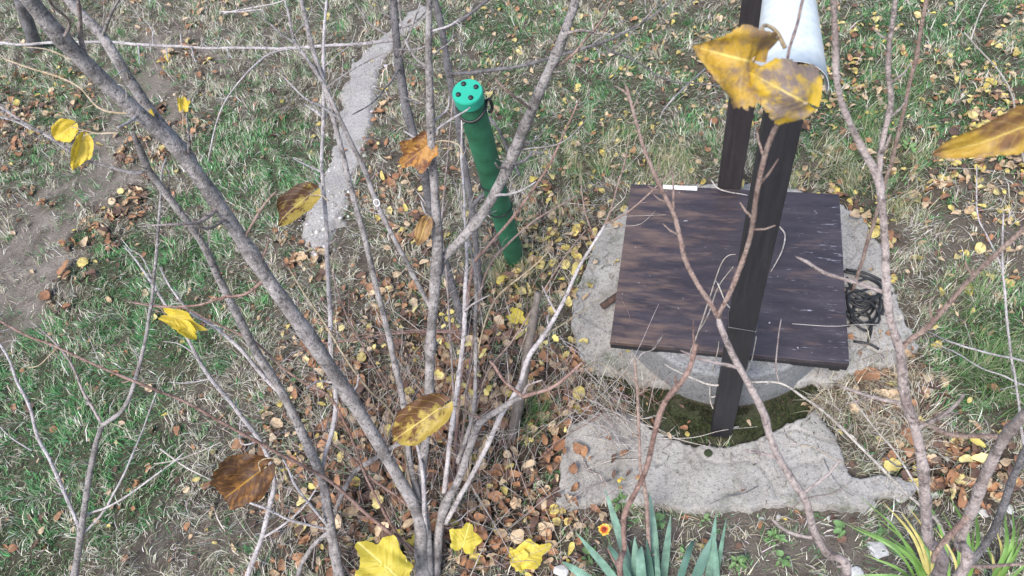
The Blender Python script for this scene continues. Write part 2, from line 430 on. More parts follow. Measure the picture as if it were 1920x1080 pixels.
# ground sheet: fine in the middle, reaching far out
def axis(a, b, s, far):
    core = np.arange(a, b + s, s); out = [core]
    left = [a]; k = s
    while left[-1] > -far: k *= 1.6; left.append(left[-1] - k)
    right = [core[-1]]; k = s
    while right[-1] < far: k *= 1.6; right.append(right[-1] + k)
    return np.concatenate([np.array(left[1:])[::-1], core, np.array(right[1:])])
gx, gy = axis(-5.2, 5.0, .035, 220), axis(-.6, 8.2, .035, 220)
XX, YY = np.meshgrid(gx, gy, indexing='ij'); xf, yf = XX.ravel(), YY.ravel()
inner = (xf > -5.3) & (xf < 5.1) & (yf > -.7) & (yf < 8.3)
zg = np.where(inner, gz(xf, yf), 0.0)
nx, ny = len(gx), len(gy)
ii = (np.arange(nx - 1)[:, None] * ny + np.arange(ny - 1)[None, :]).ravel()
tri = np.vstack([np.c_[ii, ii + ny, ii + ny + 1], np.c_[ii, ii + ny + 1, ii + 1]])
ground = fast_mesh('ground', np.c_[xf, yf, zg], tri, M['soil'], smooth=True)
zc = np.zeros((len(xf), 4)); zc[:, 3] = 1
G_, B_, L_, px_, py_ = zones(np.where(inner, xf, 0), np.where(inner, yf, 3))
rr = np.hypot(xf - WELL[0], yf - WELL[1])
zc[:, 0] = np.where(inner, B_, .3); zc[:, 1] = np.where(inner, np.clip(G_, 0, 1) * .6, .3); zc[:, 2] = np.where(inner, np.clip(L_, 0, 1) * .9, .1)
mossy = np.clip(1.2 - np.abs(rr - .62) / .14, 0, 1); zc[:, 1] = np.maximum(zc[:, 1], mossy); zc[:, 0] *= 1 - mossy; zc[:, 2] *= 1 - mossy
at = ground.data.color_attributes.new('zone', 'FLOAT_COLOR', 'POINT'); at.data.foreach_set('color', zc.astype(np.float32).ravel())
tag(ground, 'trodden autumn lawn and bare earth around the covered well', 'ground', kind='structure')

# slabs and path: weathered height fields with ragged edges
def hslab(name, poly, top, mat, parent=None, res=.009, edge=.016, rough=.0026, rag=.022, cracks=0.0, origin=(0, 0)):
    poly = np.asarray(poly); lo, hi = poly.min(0) - .03, poly.max(0) + .03
    xs, ys = np.arange(lo[0], hi[0], res), np.arange(lo[1], hi[1], res); X, Y = np.meshgrid(xs, ys, indexing='ij'); x, y = X.ravel(), Y.ravel()
    d = np.full(x.shape, 1e9)
    for i in range(len(poly)):
        a_, b_ = poly[i - 1], poly[i]; e = b_ - a_; t = np.clip(((x - a_[0]) * e[0] + (y - a_[1]) * e[1]) / (e @ e + 1e-12), 0, 1)
        d = np.minimum(d, np.hypot(x - a_[0] - t * e[0], y - a_[1] - t * e[1]))
    sd = np.where(in_poly(x, y, poly), d, -d) + (vnoise(x, y, .07, 81) - .5) * rag + (vnoise(x, y, .021, 82) - .5) * rag * .6
    s = np.clip((sd + .010) / edge, 0, 1); s = s * s * (3 - 2 * s)
    z = -.025 + (top + .025) * s + ((vnoise(x, y, .11, 83) - .5) * 1.6 + (vnoise(x, y, .03, 84) - .5) * .9 + (vnoise(x, y, .012, 85) - .5) * .5) * rough * s
    if cracks:
        c_ = np.abs(vnoise(x, y, .28, 86) - .5); z -= cracks * np.exp(-(c_ / .014) ** 2) * s
        z -= .010 * np.clip((vnoise(x, y, .05, 87) - .80) / .1, 0, 1) * s
    ny_g = len(ys); ok = sd > -.022
    i = (np.arange(len(xs) - 1)[:, None] * ny_g + np.arange(ny_g - 1)[None, :]).ravel()
    i = i[ok[i] & ok[i + 1] & ok[i + ny_g] & ok[i + ny_g + 1]]
    T = np.vstack([np.c_[i, i + ny_g, i + ny_g + 1], np.c_[i, i + ny_g + 1, i + 1]])
    used = np.unique(T); rem = np.full(len(x), -1); rem[used] = np.arange(len(used))
    o = fast_mesh(name, np.c_[x - origin[0], y - origin[1], z][used], rem[T], mat, smooth=True)
    if parent is not None: o.parent = parent
    return o
pth = hslab('gravel_path', PP, .016, M['path'], edge=.06, rough=.005, rag=.05, res=.012)
tag(pth, 'narrow grey gravel path across the lawn', 'path', kind='structure')

# ------------------------------------------------------------------ the well
ap = thing('well_apron', (WELL[0], WELL[1], 0), 'broken pale concrete apron on the ground around the round well', 'concrete slab')
for poly in (PB, PF): hslab('slab', poly, SLAB_Z, M['slab'], ap, cracks=.010, origin=WELL)

def lathe(name, prof, mat, parent, segs=64, loc=(0, 0, 0)):
    V = []; Fc = []; n = len(prof)
    for k in range(segs):
        a = 2 * math.pi * k / segs
        for r, z in prof: V.append((loc[0] + r * math.cos(a), loc[1] + r * math.sin(a), loc[2] + z))
    for k in range(segs):
        for i in range(n - 1):
            a = k * n + i; b = ((k + 1) % segs) * n + i
            Fc.append((a, b, b + 1, a + 1))
    return mesh_obj(name, V, Fc, mat, parent, False)
well = thing('well_ring', (WELL[0], WELL[1], 0), 'round grey concrete well ring under the wooden cover', 'well')
lathe('ring_wall', [(.40, -.3), (.40, .262), (.41, .272), (RING_R - .014, .272), (RING_R - .004, .266), (RING_R, .255), (RING_R + .004, .12), (RING_R + .006, -.06)], M['ring'], well)
lathe('well_water', [(.0, -.29), (.399, -.29)], M['rubber'], well, 32)

CA = math.radians(-22.03); CC = P(1371, 507, .32); CC = np.array([1.0107, 1.9073, .275])
cov = thing('well_cover', CC, 'square dark stained plywood lid resting on the round well', 'well cover'); cov.rotation_euler.z = CA
bm_obj('panel', box_geo(-.502, .502, -.468, .468, .0195, .045, .003), M['cover'], cov)
for (x0, x1, y0, y1) in ((-.502, .502, -.468, -.4505), (-.502, .502, .4505, .468), (-.502, -.4855, -.4495, .4495), (.4855, .502, -.4495, .4495)):
    bm_obj('edge_board', box_geo(x0, x1, y0, y1, -.012, .019, .003), M['post'], cov)
bm_obj('corner_block', box_geo(.44, .484, -.449, -.40, -.06, .019, .003), M['post'], cov)
Cx, Cy = np.array([math.cos(CA), math.sin(CA)]), np.array([-math.sin(CA), math.cos(CA)])
def onc(u, v, z=.0): p = CC[:2] + u * Cx + v * Cy; return np.array([p[0], p[1], z])

FB = P(1352, 806, 0); BB = FB + np.append(Cy * 1.19 + Cx * -.03, 0)
fr = thing('well_stand', (FB[0], FB[1], 0), 'dark wooden post frame with curved zinc hood standing over the well', 'well stand'); fr.rotation_euler.z = CA
HT = 2.03
def post(w, t, x, y, lean, mat, lab, h):
    bm = box_geo(-w / 2, w / 2, -t / 2, t / 2, -.15, h, .005)
    bmesh.ops.subdivide_edges(bm, edges=[e for e in bm.edges if abs(e.verts[0].co.z - e.verts[1].co.z) > .5], cuts=8)
    for v in bm.verts:
        f = max(0, v.co.z) / h; v.co.x += x + lean[0] * f; v.co.y += y + lean[1] * f
    o = bm_obj('post', bm, mat, fr); o['label'] = lab
    return o
post(.090, .075, 0, 0, (-.022, .01), M['post'], 'thick black front post', HT)
post(.112, .06, -.03, 1.19, (.0, 0), M['post_brown'], 'dark brown rear post', HT)
bm = box_geo(-.034, .034, -.03, 1.32, HT + .001, HT + .07, .004)
for v in bm.verts: v.co.x += -.018
bm_obj('crossbeam', bm, M['post'], fr)
# curved hood
V = []; Fc = []
na = 20; ny_ = 24
for j in range(ny_ + 1):
    y = -.045 + 1.45 * j / ny_
    for s_, rad_ in ((0, .0805 - .026 * min(1, 1.5 * j / ny_ / .42 * 1.0)), (1, .0825 - .026 * min(1, 1.5 * j / ny_ / .42))):
        for i in range(na + 1):
            a = math.radians(-8 + 196 * i / na)
            V.append((-.026 + rad_ * math.cos(a) * 1.02, y, HT + .012 + rad_ * 1.0 * math.sin(a) + (.004 * math.sin(7 * y))))
W = 2 * (na + 1)
for j in range(ny_):
    for i in range(na):
        for s_ in (0, 1):
            a = j * W + s_ * (na + 1) + i
            q = (a, a + 1, a + W + 1, a + W); Fc.append(q if s_ == 0 else q[::-1])
    for i in (0, na):
        a = j * W + i; Fc.append((a, a + na + 1, a + W + na + 1, a + W))
for j in (0, ny_):
    for i in range(na):
        a = j * W + i; Fc.append((a, a + 1, a + na + 2, a + na + 1))
hood = mesh_obj('hood', V, Fc, M['zinc'], fr, True); hood['label'] = 'bent galvanised sheet capping the beam'
# wire tied round the front post
t0 = .95
ring_pts = []
for k in range(25):
    a = 2 * math.pi * k / 24; f = t0 / HT
    ring_pts.append((-.022 * f + .055 * max(-.86, min(.86, 1.3 * math.cos(a))), .01 * f + .047 * max(-.86, min(.86, 1.3 * math.sin(a))), t0 + .006 * math.sin(2 * a)))
tube('tie_wire', ring_pts, .0018, M['wire'], fr, 5)

# small loose things on and beside the well
bm = box_geo(-.085, .085, -.012, .012, 0, .006, .002)
o = bm_obj('white_strip', bm, M['white']); o.location = tuple(onc(-.255, .455, .3215)); o.rotation_euler.z = CA
tag(o, 'thin white plastic strip lying along the rear edge of the well cover', 'strip')
sp_ = P(1128, 575, .085); ep = P(1164, 550, .10)
o = tube('pipe_stub', [sp_, sp_ * .5 + ep * .5, ep], [.017, .017, .017], M['rust'], None, 12, origin=sp_)
tag(o, 'short rusty pipe end sticking out from under the well cover', 'pipe')

# black cable heap beside the well
cc = P(1612, 570, SLAB_Z)
coil = thing('cable_coil', cc, 'tangled black cable heaped on concrete at the right side of the well', 'cable')
for k in range(6):
    pts = []
    a0 = random.uniform(0, 6.28); r0 = random.uniform(.05, .11); ex = random.uniform(.7, 1.3); th = random.uniform(-.5, .5)
    off = np.array([random.uniform(-.05, .05), random.uniform(-.07, .07)])
    n = random.randint(9, 14)
    for i in range(n):
        a = a0 + i * .75; r = r0 * (1 + .25 * random.uniform(-1, 1))
        pts.append((cc[0] + off[0] + r * ex * math.cos(a + th), cc[1] + off[1] + r / ex * math.sin(a), SLAB_Z + .008 + .007 * k + random.uniform(0, .02)))
    pts = catmull(pts, .02); pts[:, 2] = np.maximum(pts[:, 2], SLAB_Z + .006)
    tube('cable_loop', pts, .0058, M['rubber'], coil, 6, origin=cc)
for trace, zz in (([(1580, 508), (1615, 517), (1650, 535), (1662, 560), (1655, 590)], .07), ([(1586, 505), (1622, 512), (1655, 528), (1672, 552)], .075),
                  ([(1588, 520), (1600, 545), (1630, 560), (1652, 572)], .07), ([(1590, 612), (1622, 585), (1634, 612), (1628, 640)], .062), ([(1600, 640), (1630, 645), (1648, 655)], .062)):
    tube('cable_loop', catmull([P(a, b, zz) for a, b in trace], .02), .0062, M['rubber'], coil, 6, origin=cc)

# green standpipe
pb = P(966, 486, 0.0); 
def solve_z(px, py, dep):
    return CAM_H * (1 - dep / depth(px, py, 0.0))
CAPZ = solve_z(876, 171, .113 * FPX / 57.)
pt = P(876, 171, CAPZ)
pipe = thing('standpipe', pb, 'leaning green pipe with flat round cap standing on the lawn', 'pipe')
ax = (pt - pb); PL = np.linalg.norm(ax); axn = ax / PL
q = Vector(axn).to_track_quat('Z', 'Y'); pipe.rotation_mode = 'QUATERNION'; pipe.rotation_quaternion = q
PR = .0535
prof = [(PR, -.2)]
for i in range(0, 41): prof.append((PR * (1 + .012 * math.sin(i * 1.9)), i * (PL - .03) / 40))
def lathe_s(name, prof, mat, parent, segs=32):
    o = lathe(name, prof, mat, parent, segs); o.data.polygons.foreach_set('use_smooth', [True] * len(o.data.polygons)); return o
lathe_s('pipe_body', prof, M['pipe_green'], pipe)
cp = lathe('cap', [(PR + .004, PL - .05), (PR + .005, PL - .006), (PR + .002, PL), (0, PL)], M['cap_green'], pipe, 40)
for k in range(4):
    a = math.radians(20 + 90 * k)
    bx_, by_ = .036 * math.cos(a), .036 * math.sin(a)
    b_ = lathe_s('bolt', [(.0095, PL + .0005), (.0095, PL + .006), (.007, PL + .009), (0, PL + .0095)], M['rubber'], cp, 12)
    b_.location = (bx_, by_, 0)
for f, zz in ((.93, 0), (.56, 0), (.40, 0)):
    pts = [((PR + .004) * math.cos(a) , (PR + .004) * math.sin(a), PL * f + .012 * math.sin(a * 2 + f * 9)) for a in np.linspace(0, 2 * math.pi, 33)]
    tube('tie_band', pts, .006 if f > .9 else .0035, M['rubber'], pipe, 6)
knot = [(PR + .006, -.01, PL * .91), (PR + .022, .0, PL * .915), (PR + .020, .012, PL * .945), (PR + .004, .014, PL * .94)]
tube('knot', catmull(np.array(knot), .006), .006, M['rubber'], pipe, 6)

# ------------------------------------------------------------------ grass, straw and litter on the ground
def sample(n, margin=(-260, 2180, -240, 1340)):
    x = rng.uniform(-5.1, 4.9, n); y = rng.uniform(-.5, 8.1, n)
    px, py, d = proj(np.c_[x, y, np.zeros(n)])
    k = (px > margin[0]) & (px < margin[1]) & (py > margin[2]) & (py < margin[3])
    return x[k], y[k]
def blocked(x, y, grow=0.0):
    r = np.hypot(x - WELL[0], y - WELL[1])
    return (r < RING_R + .02) | in_poly(x, y, PF) | in_poly(x, y, PB)

def blades(name, x, y, z, length, width, lean, col, mat, tipcol=None):
    n = len(x); a = vnoise(x, y, .22, 91) * 14 + rng.normal(0, .9, n); hx, hy = np.cos(a), np.sin(a)
    tx, ty = -hy, hx
    b = np.c_[x, y, z]
    up1 = length * .55; o1 = up1 * np.sin(lean * .7); z1 = up1 * np.cos(lean * .7)
    o2 = o1 + length * .45 * np.sin(np.minimum(lean * 1.25, 1.66)); z2 = z1 + length * .45 * np.cos(np.minimum(lean * 1.25, 1.66))
    w = width / 2
    V = np.empty((n, 5, 3))
    V[:, 0] = b - np.c_[tx * w, ty * w, np.zeros(n)]; V[:, 1] = b + np.c_[tx * w, ty * w, np.zeros(n)]
    m1 = b + np.c_[hx * o1, hy * o1, z1]
    V[:, 2] = m1 - np.c_[tx * w * .8, ty * w * .8, np.zeros(n)]; V[:, 3] = m1 + np.c_[tx * w * .8, ty * w * .8, np.zeros(n)]
    V[:, 4] = b + np.c_[hx * o2, hy * o2, z2]
    i = (np.arange(n) * 5)[:, None]
    T = np.concatenate([i + [0, 1, 3], i + [0, 3, 2], i + [2, 3, 4]], 1).reshape(-1, 3)
    C = np.repeat(col[:, None, :], 5, 1)
    return fast_mesh(name, V.reshape(-1, 3), T, mat, C.reshape(-1, 3))
def tuft_up(x, y, per, r):
    """gather half of the blades into rooted tufts"""
    n = len(x); h = n // 2; c = rng.integers(0, n, max(1, h // per)); k = c[rng.integers(0, len(c), h)]
    x = x.copy(); y = y.copy(); x[:h] = x[k] + rng.normal(0, r, h); y[:h] = y[k] + rng.normal(0, r, h)
    return x, y
def pick(pal, n, var=.18):
    pal = np.array(pal); c = pal[rng.integers(0, len(pal), n)]
    return np.clip(c * (1 + rng.normal(0, var, (n, 1))) * (1 + rng.normal(0, .05, (n, 3))), .005, 1)

# live grass
x, y = sample(1450000); Gw, Bw, Lw, px, py = zones(x, y)
patch = np.clip((vnoise(x, y, .09, 21) * .6 + vnoise(x, y, .03, 22) * .4 - .5) * 1.8 + .5, 0, 1)
keep = rng.random(len(x)) < np.clip(Gw * 1.0 * (.30 + patch) + .30 * (patch > .50), 0, 1) * (1 - .85 * Bw) * (1 - .55 * np.clip(Lw, 0, 1)) * .85
keep &= ~blocked(x, y) & ~in_poly(x + rng.normal(0, .055, len(x)), y + rng.normal(0, .055, len(x)), PP) & (np.hypot(x - WELL[0], y - WELL[1]) > .70)
x, y = tuft_up(x[keep], y[keep], 14, .013); n = len(x)
grass = blades('lawn_grass', x, y, gz(x, y) - .003, np.clip(rng.lognormal(-3.45, .42, n), .012, .09), np.clip(rng.lognormal(-5.75, .35, n), .0014, .0065), rng.uniform(.3, 1.4, n),
               np.clip(pick([(.085, .25, .075), (.05, .16, .055), (.13, .33, .11), (.20, .35, .15), (.08, .28, .09), (.33, .41, .26)], n, .25), 0, 1), M['grass'])
tag(grass, 'short green grass growing in patches over the lawn', 'grass', kind='stuff')
# dry grass and straw
x, y = sample(1350000); Gw, Bw, Lw, px, py = zones(x, y)
patch = np.clip((vnoise(x, y, .11, 31) * .6 + vnoise(x, y, .035, 32) * .4 - .5) * 1.9 + .5, 0, 1)
keep = rng.random(len(x)) < np.clip((.22 + .85 * patch) * (1 - .55 * Gw) * (1 - .80 * Bw) * (1 - .45 * np.clip(Lw, 0, 1)), 0, 1) * .82
keep &= ~blocked(x, y) & ~in_poly(x + rng.normal(0, .055, len(x)), y + rng.normal(0, .055, len(x)), PP) & (np.hypot(x - WELL[0], y - WELL[1]) > .70)
x, y = tuft_up(x[keep], y[keep], 12, .014); n = len(x)
straw = blades('dry_grass', x, y, gz(x, y) + rng.uniform(-.002, .012, n), np.clip(rng.lognormal(-3.3, .5, n), .012, .13), np.clip(rng.lognormal(-5.95, .38, n), .0010, .0055), rng.uniform(.7, 1.55, n),
               pick([(.52, .47, .37), (.66, .61, .51), (.42, .37, .28), (.33, .30, .21), (.20, .20, .12), (.72, .68, .60), (.14, .11, .08), (.34, .36, .22)], n, .22), M['grass'])
tag(straw, 'pale dry grass and straw lying over the lawn', 'dry grass', kind='stuff')
# coarse straw right of the well and long tufts
def tufts(name, spots, per, lmin, lmax, pal, label, cat, lean=(.3, 1.4), width=(.0025, .0045)):
    X, Y = [], []
    for sx, sy, r in spots:
        c = P(sx, sy, 0); k = per
        X.append(c[0] + rng.normal(0, r, k)); Y.append(c[1] + rng.normal(0, r, k))
    X, Y = np.concatenate(X), np.concatenate(Y); k = ~blocked(X, Y) | (rng.random(len(X)) < .12); X, Y = X[k], Y[k]; n = len(X)
    z = gz(X, Y) + np.where(blocked(X, Y), SLAB_Z + .004, 0)
    o = blades(name, X, Y, z, rng.uniform(lmin, lmax, n), rng.uniform(*width, n), rng.uniform(*lean, n), pick(pal, n), M['grass'])
    return tag(o, label, cat, kind='stuff')
STRAW = [(.44, .39, .28), (.56, .50, .39), (.33, .28, .19), (.22, .18, .12), (.60, .55, .46), (.14, .10, .07)]
tufts('straw_heap', [(1630, 740, .10), (1680, 770, .09), (1600, 700, .06), (1690, 700, .07), (1650, 810, .08), (1560, 760, .04), (1720, 830, .08)], 260, .06, .16, STRAW, 'pale flattened straw right of the well', 'straw', lean=(.9, 1.55))
tufts('grass_tufts', [(1690, 390, .06), (1470, 330, .10), (1230, 320, .09), (1560, 300, .08), (1300, 300, .10), (1120, 310, .10), (1040, 400, .10), (1000, 540, .10), (1700, 300, .08), (930, 530, .05), (975, 500, .06), (1070, 300, .1), (1600, 340, .05), (1180, 260, .1)],
      230, .05, .13, [(.40, .37, .22), (.30, .31, .15), (.50, .46, .32), (.20, .25, .10)], 'longer yellowing grass tufts behind the well', 'grass', lean=(.2, 1.2))
tufts('tall_green_grass', [(1870, 650, .10), (1840, 700, .08), (1820, 560, .10), (1900, 740, .08), (1690, 170, .13), (1620, 240, .09), (1000, 790, .05)], 330, .05, .14,
      [(.10, .20, .06), (.14, .25, .08), (.20, .28, .12), (.33, .34, .2)], 'longer green grass at the right of the well', 'grass', lean=(.2, 1.2))
x, y = sample(60000); k = (in_poly(x, y, PF) | in_poly(x, y, PB)) & (vnoise(x, y, .09, 95) > .55) & (np.hypot(x - WELL[0], y - WELL[1]) > RING_R + .01); x, y = x[k], y[k]; n = len(x)
bits = blades('slab_debris', x, y, np.full(n, SLAB_Z + .004), rng.uniform(.008, .05, n), rng.uniform(.0012, .004, n), rng.uniform(1.3, 1.6, n), pick([(.40, .34, .25), (.16, .11, .07), (.09, .07, .05), (.52, .47, .38)], n, .25), M['grass'])
tag(bits, 'bits of straw and bark lying on the concrete apron', 'debris', kind='stuff')
# moss round the ring
n = 26000; a = rng.uniform(0, 2 * np.pi, n); r = RING_R + .015 + np.abs(rng.normal(0, .10, n)); x, y = WELL[0] + r * np.cos(a), WELL[1] + r * np.sin(a)
k = ~in_poly(x, y, PB) & (~in_poly(x, y, PF) | (rng.random(n) < .10)) & (vnoise(x, y, .07, 51) > .38); x, y = x[k], y[k]; n = len(x)
moss = blades('moss', x, y, gz(x, y) - .002 + np.where(in_poly(x, y, PF), SLAB_Z, 0), rng.uniform(.008, .03, n), rng.uniform(.002, .005, n), rng.uniform(.1, 1.3, n),
              pick([(.022, .036, .010), (.035, .052, .014), (.014, .02, .009), (.06, .075, .02), (.08, .06, .04)], n, .3), M['grass'])
tag(moss, 'dark green moss in the gap round the well ring', 'moss', kind='stuff')

# pebbles
ico_v = []; bm = bmesh.new(); bmesh.ops.create_icosphere(bm, subdivisions=1, radius=1)
ICV = np.array([v.co[:] for v in bm.verts]); bm.verts.index_update(); ICT = np.array([[v.index for v in f.verts] for f in bm.faces]); bm.free()
def pebbles(name, x, y, z, s, pal, label):
    n = len(x); V = ICV[None] * s[:, None, None] * (1 + rng.normal(0, .12, (n, len(ICV), 1))) * np.stack([rng.uniform(.7, 1.3, n), rng.uniform(.7, 1.3, n), rng.uniform(.4, .7, n)], 1)[:, None, :]
    V = V + np.c_[x, y, z][:, None, :]; T = ICT[None] + (np.arange(n) * len(ICV))[:, None, None]
    C = np.repeat(pick(pal, n)[:, None, :], len(ICV), 1)
    return tag(fast_mesh(name, V.reshape(-1, 3), T.reshape(-1, 3), M['stone'], C.reshape(-1, 3)), label, 'pebbles', kind='stuff')
lo, hi = PP.min(0), PP.max(0); x = rng.uniform(lo[0] - .1, hi[0] + .1, 14000); y = rng.uniform(lo[1] - .1, hi[1] + .1, 14000)
px, py, _ = proj(np.c_[x, y, 0 * x]); inside = in_poly(x, y, PP)
jx = x + rng.normal(0, .05, len(x)); jy = y + rng.normal(0, .05, len(x)); near = in_poly(jx, jy, PP)
edge_ = ~in_poly(x + rng.normal(0, .03, len(x)), y + rng.normal(0, .03, len(x)), PP)
dens = np.where(py > 330, .75, .10) * np.where(inside & ~edge_, .55, 1)
k = near & (rng.random(len(x)) < dens); x, y, inside = x[k], y[k], inside[k]
pebbles('path_pebbles', x, y, np.where(inside, .015, gz(x, y) + .004), np.where(rng.random(len(x)) < .12, rng.uniform(.007, .015, len(x)), rng.uniform(.002, .006, len(x))),
        [(.46, .44, .41), (.36, .34, .32), (.58, .57, .55), (.28, .26, .24), (.24, .21, .19)], 'small pale pebbles on the gravel path')

# fallen leaves ------------------------------------------------------
def leaf_shape(rows, wmax, fold, curl, twist, seed):
    r = np.random.default_rng(seed); V = []; T = []
    for i in range(rows + 1):
        s = i / rows; w = wmax * (math.sin(math.pi * min(1, s ** .75)) ** .8) * (1 if 0 < i < rows else 0) * (1 + .1 * r.normal())
        zc_ = curl * (s - .5) ** 2 * 2 - curl * .5; tw = twist * (s - .5)
        for t in (-1, 0, 1):
            lx, lz = t * w * math.cos(fold), abs(t) * w * math.sin(fold) * (1 + .3 * r.normal())
            V.append((s - .5, lx * math.cos(tw) - lz * math.sin(tw), zc_ + lx * math.sin(tw) + lz * math.cos(tw)))
    for i in range(rows):
        a = i * 3
        for c in (0, 1):
            T += [(a + c, a + c + 1, a + 4 + c), (a + c, a + 4 + c, a + 3 + c)]
    return np.array(V), np.array(T)
LEAVES = [leaf_shape(7, .22 + .07 * (k % 4), .2 + .16 * (k % 6), (-.35 + .14 * (k % 6)), -.7 + .3 * (k % 5), 100 + k) for k in range(14)]

x, y = sample(170000); Gw, Bw, Lw, px, py = zones(x, y)
upper = np.clip((px - 700) / 500, 0, 1) * np.clip((700 - py) / 200, 0, 1)
dens = np.clip(.028 + .70 * Lw + .09 * upper + .03 * (1 - Bw) * (vnoise(x, y, .3, 71) > .5), 0, 1) * (.5 + vnoise(x, y, .12, 72))
keep = (rng.random(len(x)) < dens * .62 * (1 - .35 * Bw * (px < 500))) & (np.hypot(x - WELL[0], y - WELL[1]) > RING_R + .04)
onsl = in_poly(x, y, PF) | in_poly(x, y, PB); keep &= ~onsl | (rng.random(len(x)) < .2); keep &= ~in_poly(x, y, PP) | (rng.random(len(x)) < .2)
x, y, Lw, px, py, onsl, upper = x[keep], y[keep], Lw[keep], px[keep], py[keep], onsl[keep], upper[keep]
n = len(x)
size = np.where(Lw > .3, rng.uniform(.03, .075, n), rng.uniform(.028, .062, n)) * np.where((rng.random(n) < .14) & (Lw > .4) & ~onsl, 1.4, 1) * rng.uniform(.7, 1.15, n)
u_ = rng.random(n)
tone = np.where(upper > .3, np.where(u_ < .33, 0, np.where(u_ < .70, 1, np.where(u_ < .90, 2, 3))), np.where(u_ < .09, 0, np.where(u_ < .38, 1, np.where(u_ < .76, 2, 3))))
leafz = gz(x, y) + np.where(onsl, SLAB_Z + .008, 0) + rng.uniform(.008, .022, n) + Lw * rng.uniform(0, .025, n)
yaw = rng.uniform(0, 2 * np.pi, n); pit = rng.normal(0, .30, n); rol = rng.normal(0, .35, n)
_, _, dd = proj(np.c_[x, y, leafz])
vis = (px > 5) & (px < 1915) & (py > 5) & (py < 1075)
rank = np.argsort(-(size / dd) * vis); ind = set(rank[:300].tolist())
tn = ['yellow', 'tan', 'brown', 'dark brown']
def rot3(a, b, c):
    ca, sa, cb, sb, cc_, sc = np.cos(a), np.sin(a), np.cos(b), np.sin(b), np.cos(c), np.sin(c)
    o_, i_ = np.zeros_like(ca), np.ones_like(ca)
    Rz = np.stack([np.stack([ca, -sa, o_], -1), np.stack([sa, ca, o_], -1), np.stack([o_, o_, i_], -1)], -2)
    Ry = np.stack([np.stack([cb, o_, sb], -1), np.stack([o_, i_, o_], -1), np.stack([-sb, o_, cb], -1)], -2)
    Rx = np.stack([np.stack([i_, o_, o_], -1), np.stack([o_, cc_, -sc], -1), np.stack([o_, sc, cc_], -1)], -2)
    return Rz @ Ry @ Rx
RR = rot3(yaw, pit, rol)
Vs, Ts, Cs = [], [], []; off = 0
leaf_meshes = {}
for i in range(n):
    kk = i % len(LEAVES); LV, LT = LEAVES[kk]
    if i in ind:
        key = (kk, int(tone[i]))
        if key not in leaf_meshes:
            me = bpy.data.meshes.new('fallen_leaf'); me.from_pydata(LV.tolist(), [], LT.tolist())
            me.polygons.foreach_set('use_smooth', [True] * len(me.polygons)); me.materials.append(M['fallen ' + tn[tone[i]]]); leaf_meshes[key] = me
        o = link(bpy.data.objects.new('fallen_leaf', leaf_meshes[key]))
        o.location = (x[i], y[i], leafz[i]); o.rotation_euler = (rol[i], pit[i], yaw[i]); o.scale = (size[i],) * 3
        where = 'on the concrete slab beside the well' if onsl[i] else ('in the litter under the bare shrub' if 520 < px[i] < 1130 and py[i] > 480 else
                ('on the lawn at the left' if px[i] <= 520 else ('on the earth in front of the well' if py[i] > 900 else 'on the grass behind and right of the well' if px[i] > 900 else 'on the lawn by the gravel path')))
        tag(o, '%s dry leaf fallen %s' % (tn[tone[i]], where), 'leaf', '%s fallen leaves %s' % (tn[tone[i]], where))
    else:
        Vs.append((LV * size[i]) @ RR[i].T + np.array([x[i], y[i], leafz[i]])); Ts.append(LT + off); off += len(LV)
        a, b_ = TONES[tn[tone[i]]]; f = random.random()
        c = np.array([a[j] * (1 - f) + b_[j] * f for j in range(3)]) * random.uniform(.8, 1.15)
        Cs.append(np.tile(c, (len(LV), 1)))
lit = fast_mesh('leaf_litter', np.vstack(Vs), np.vstack(Ts), M['litter'], np.clip(np.vstack(Cs), 0, 1), smooth=True)
tag(lit, 'scattered small fallen leaves covering the lawn', 'leaf litter', kind='stuff')
print('fallen leaves', n)
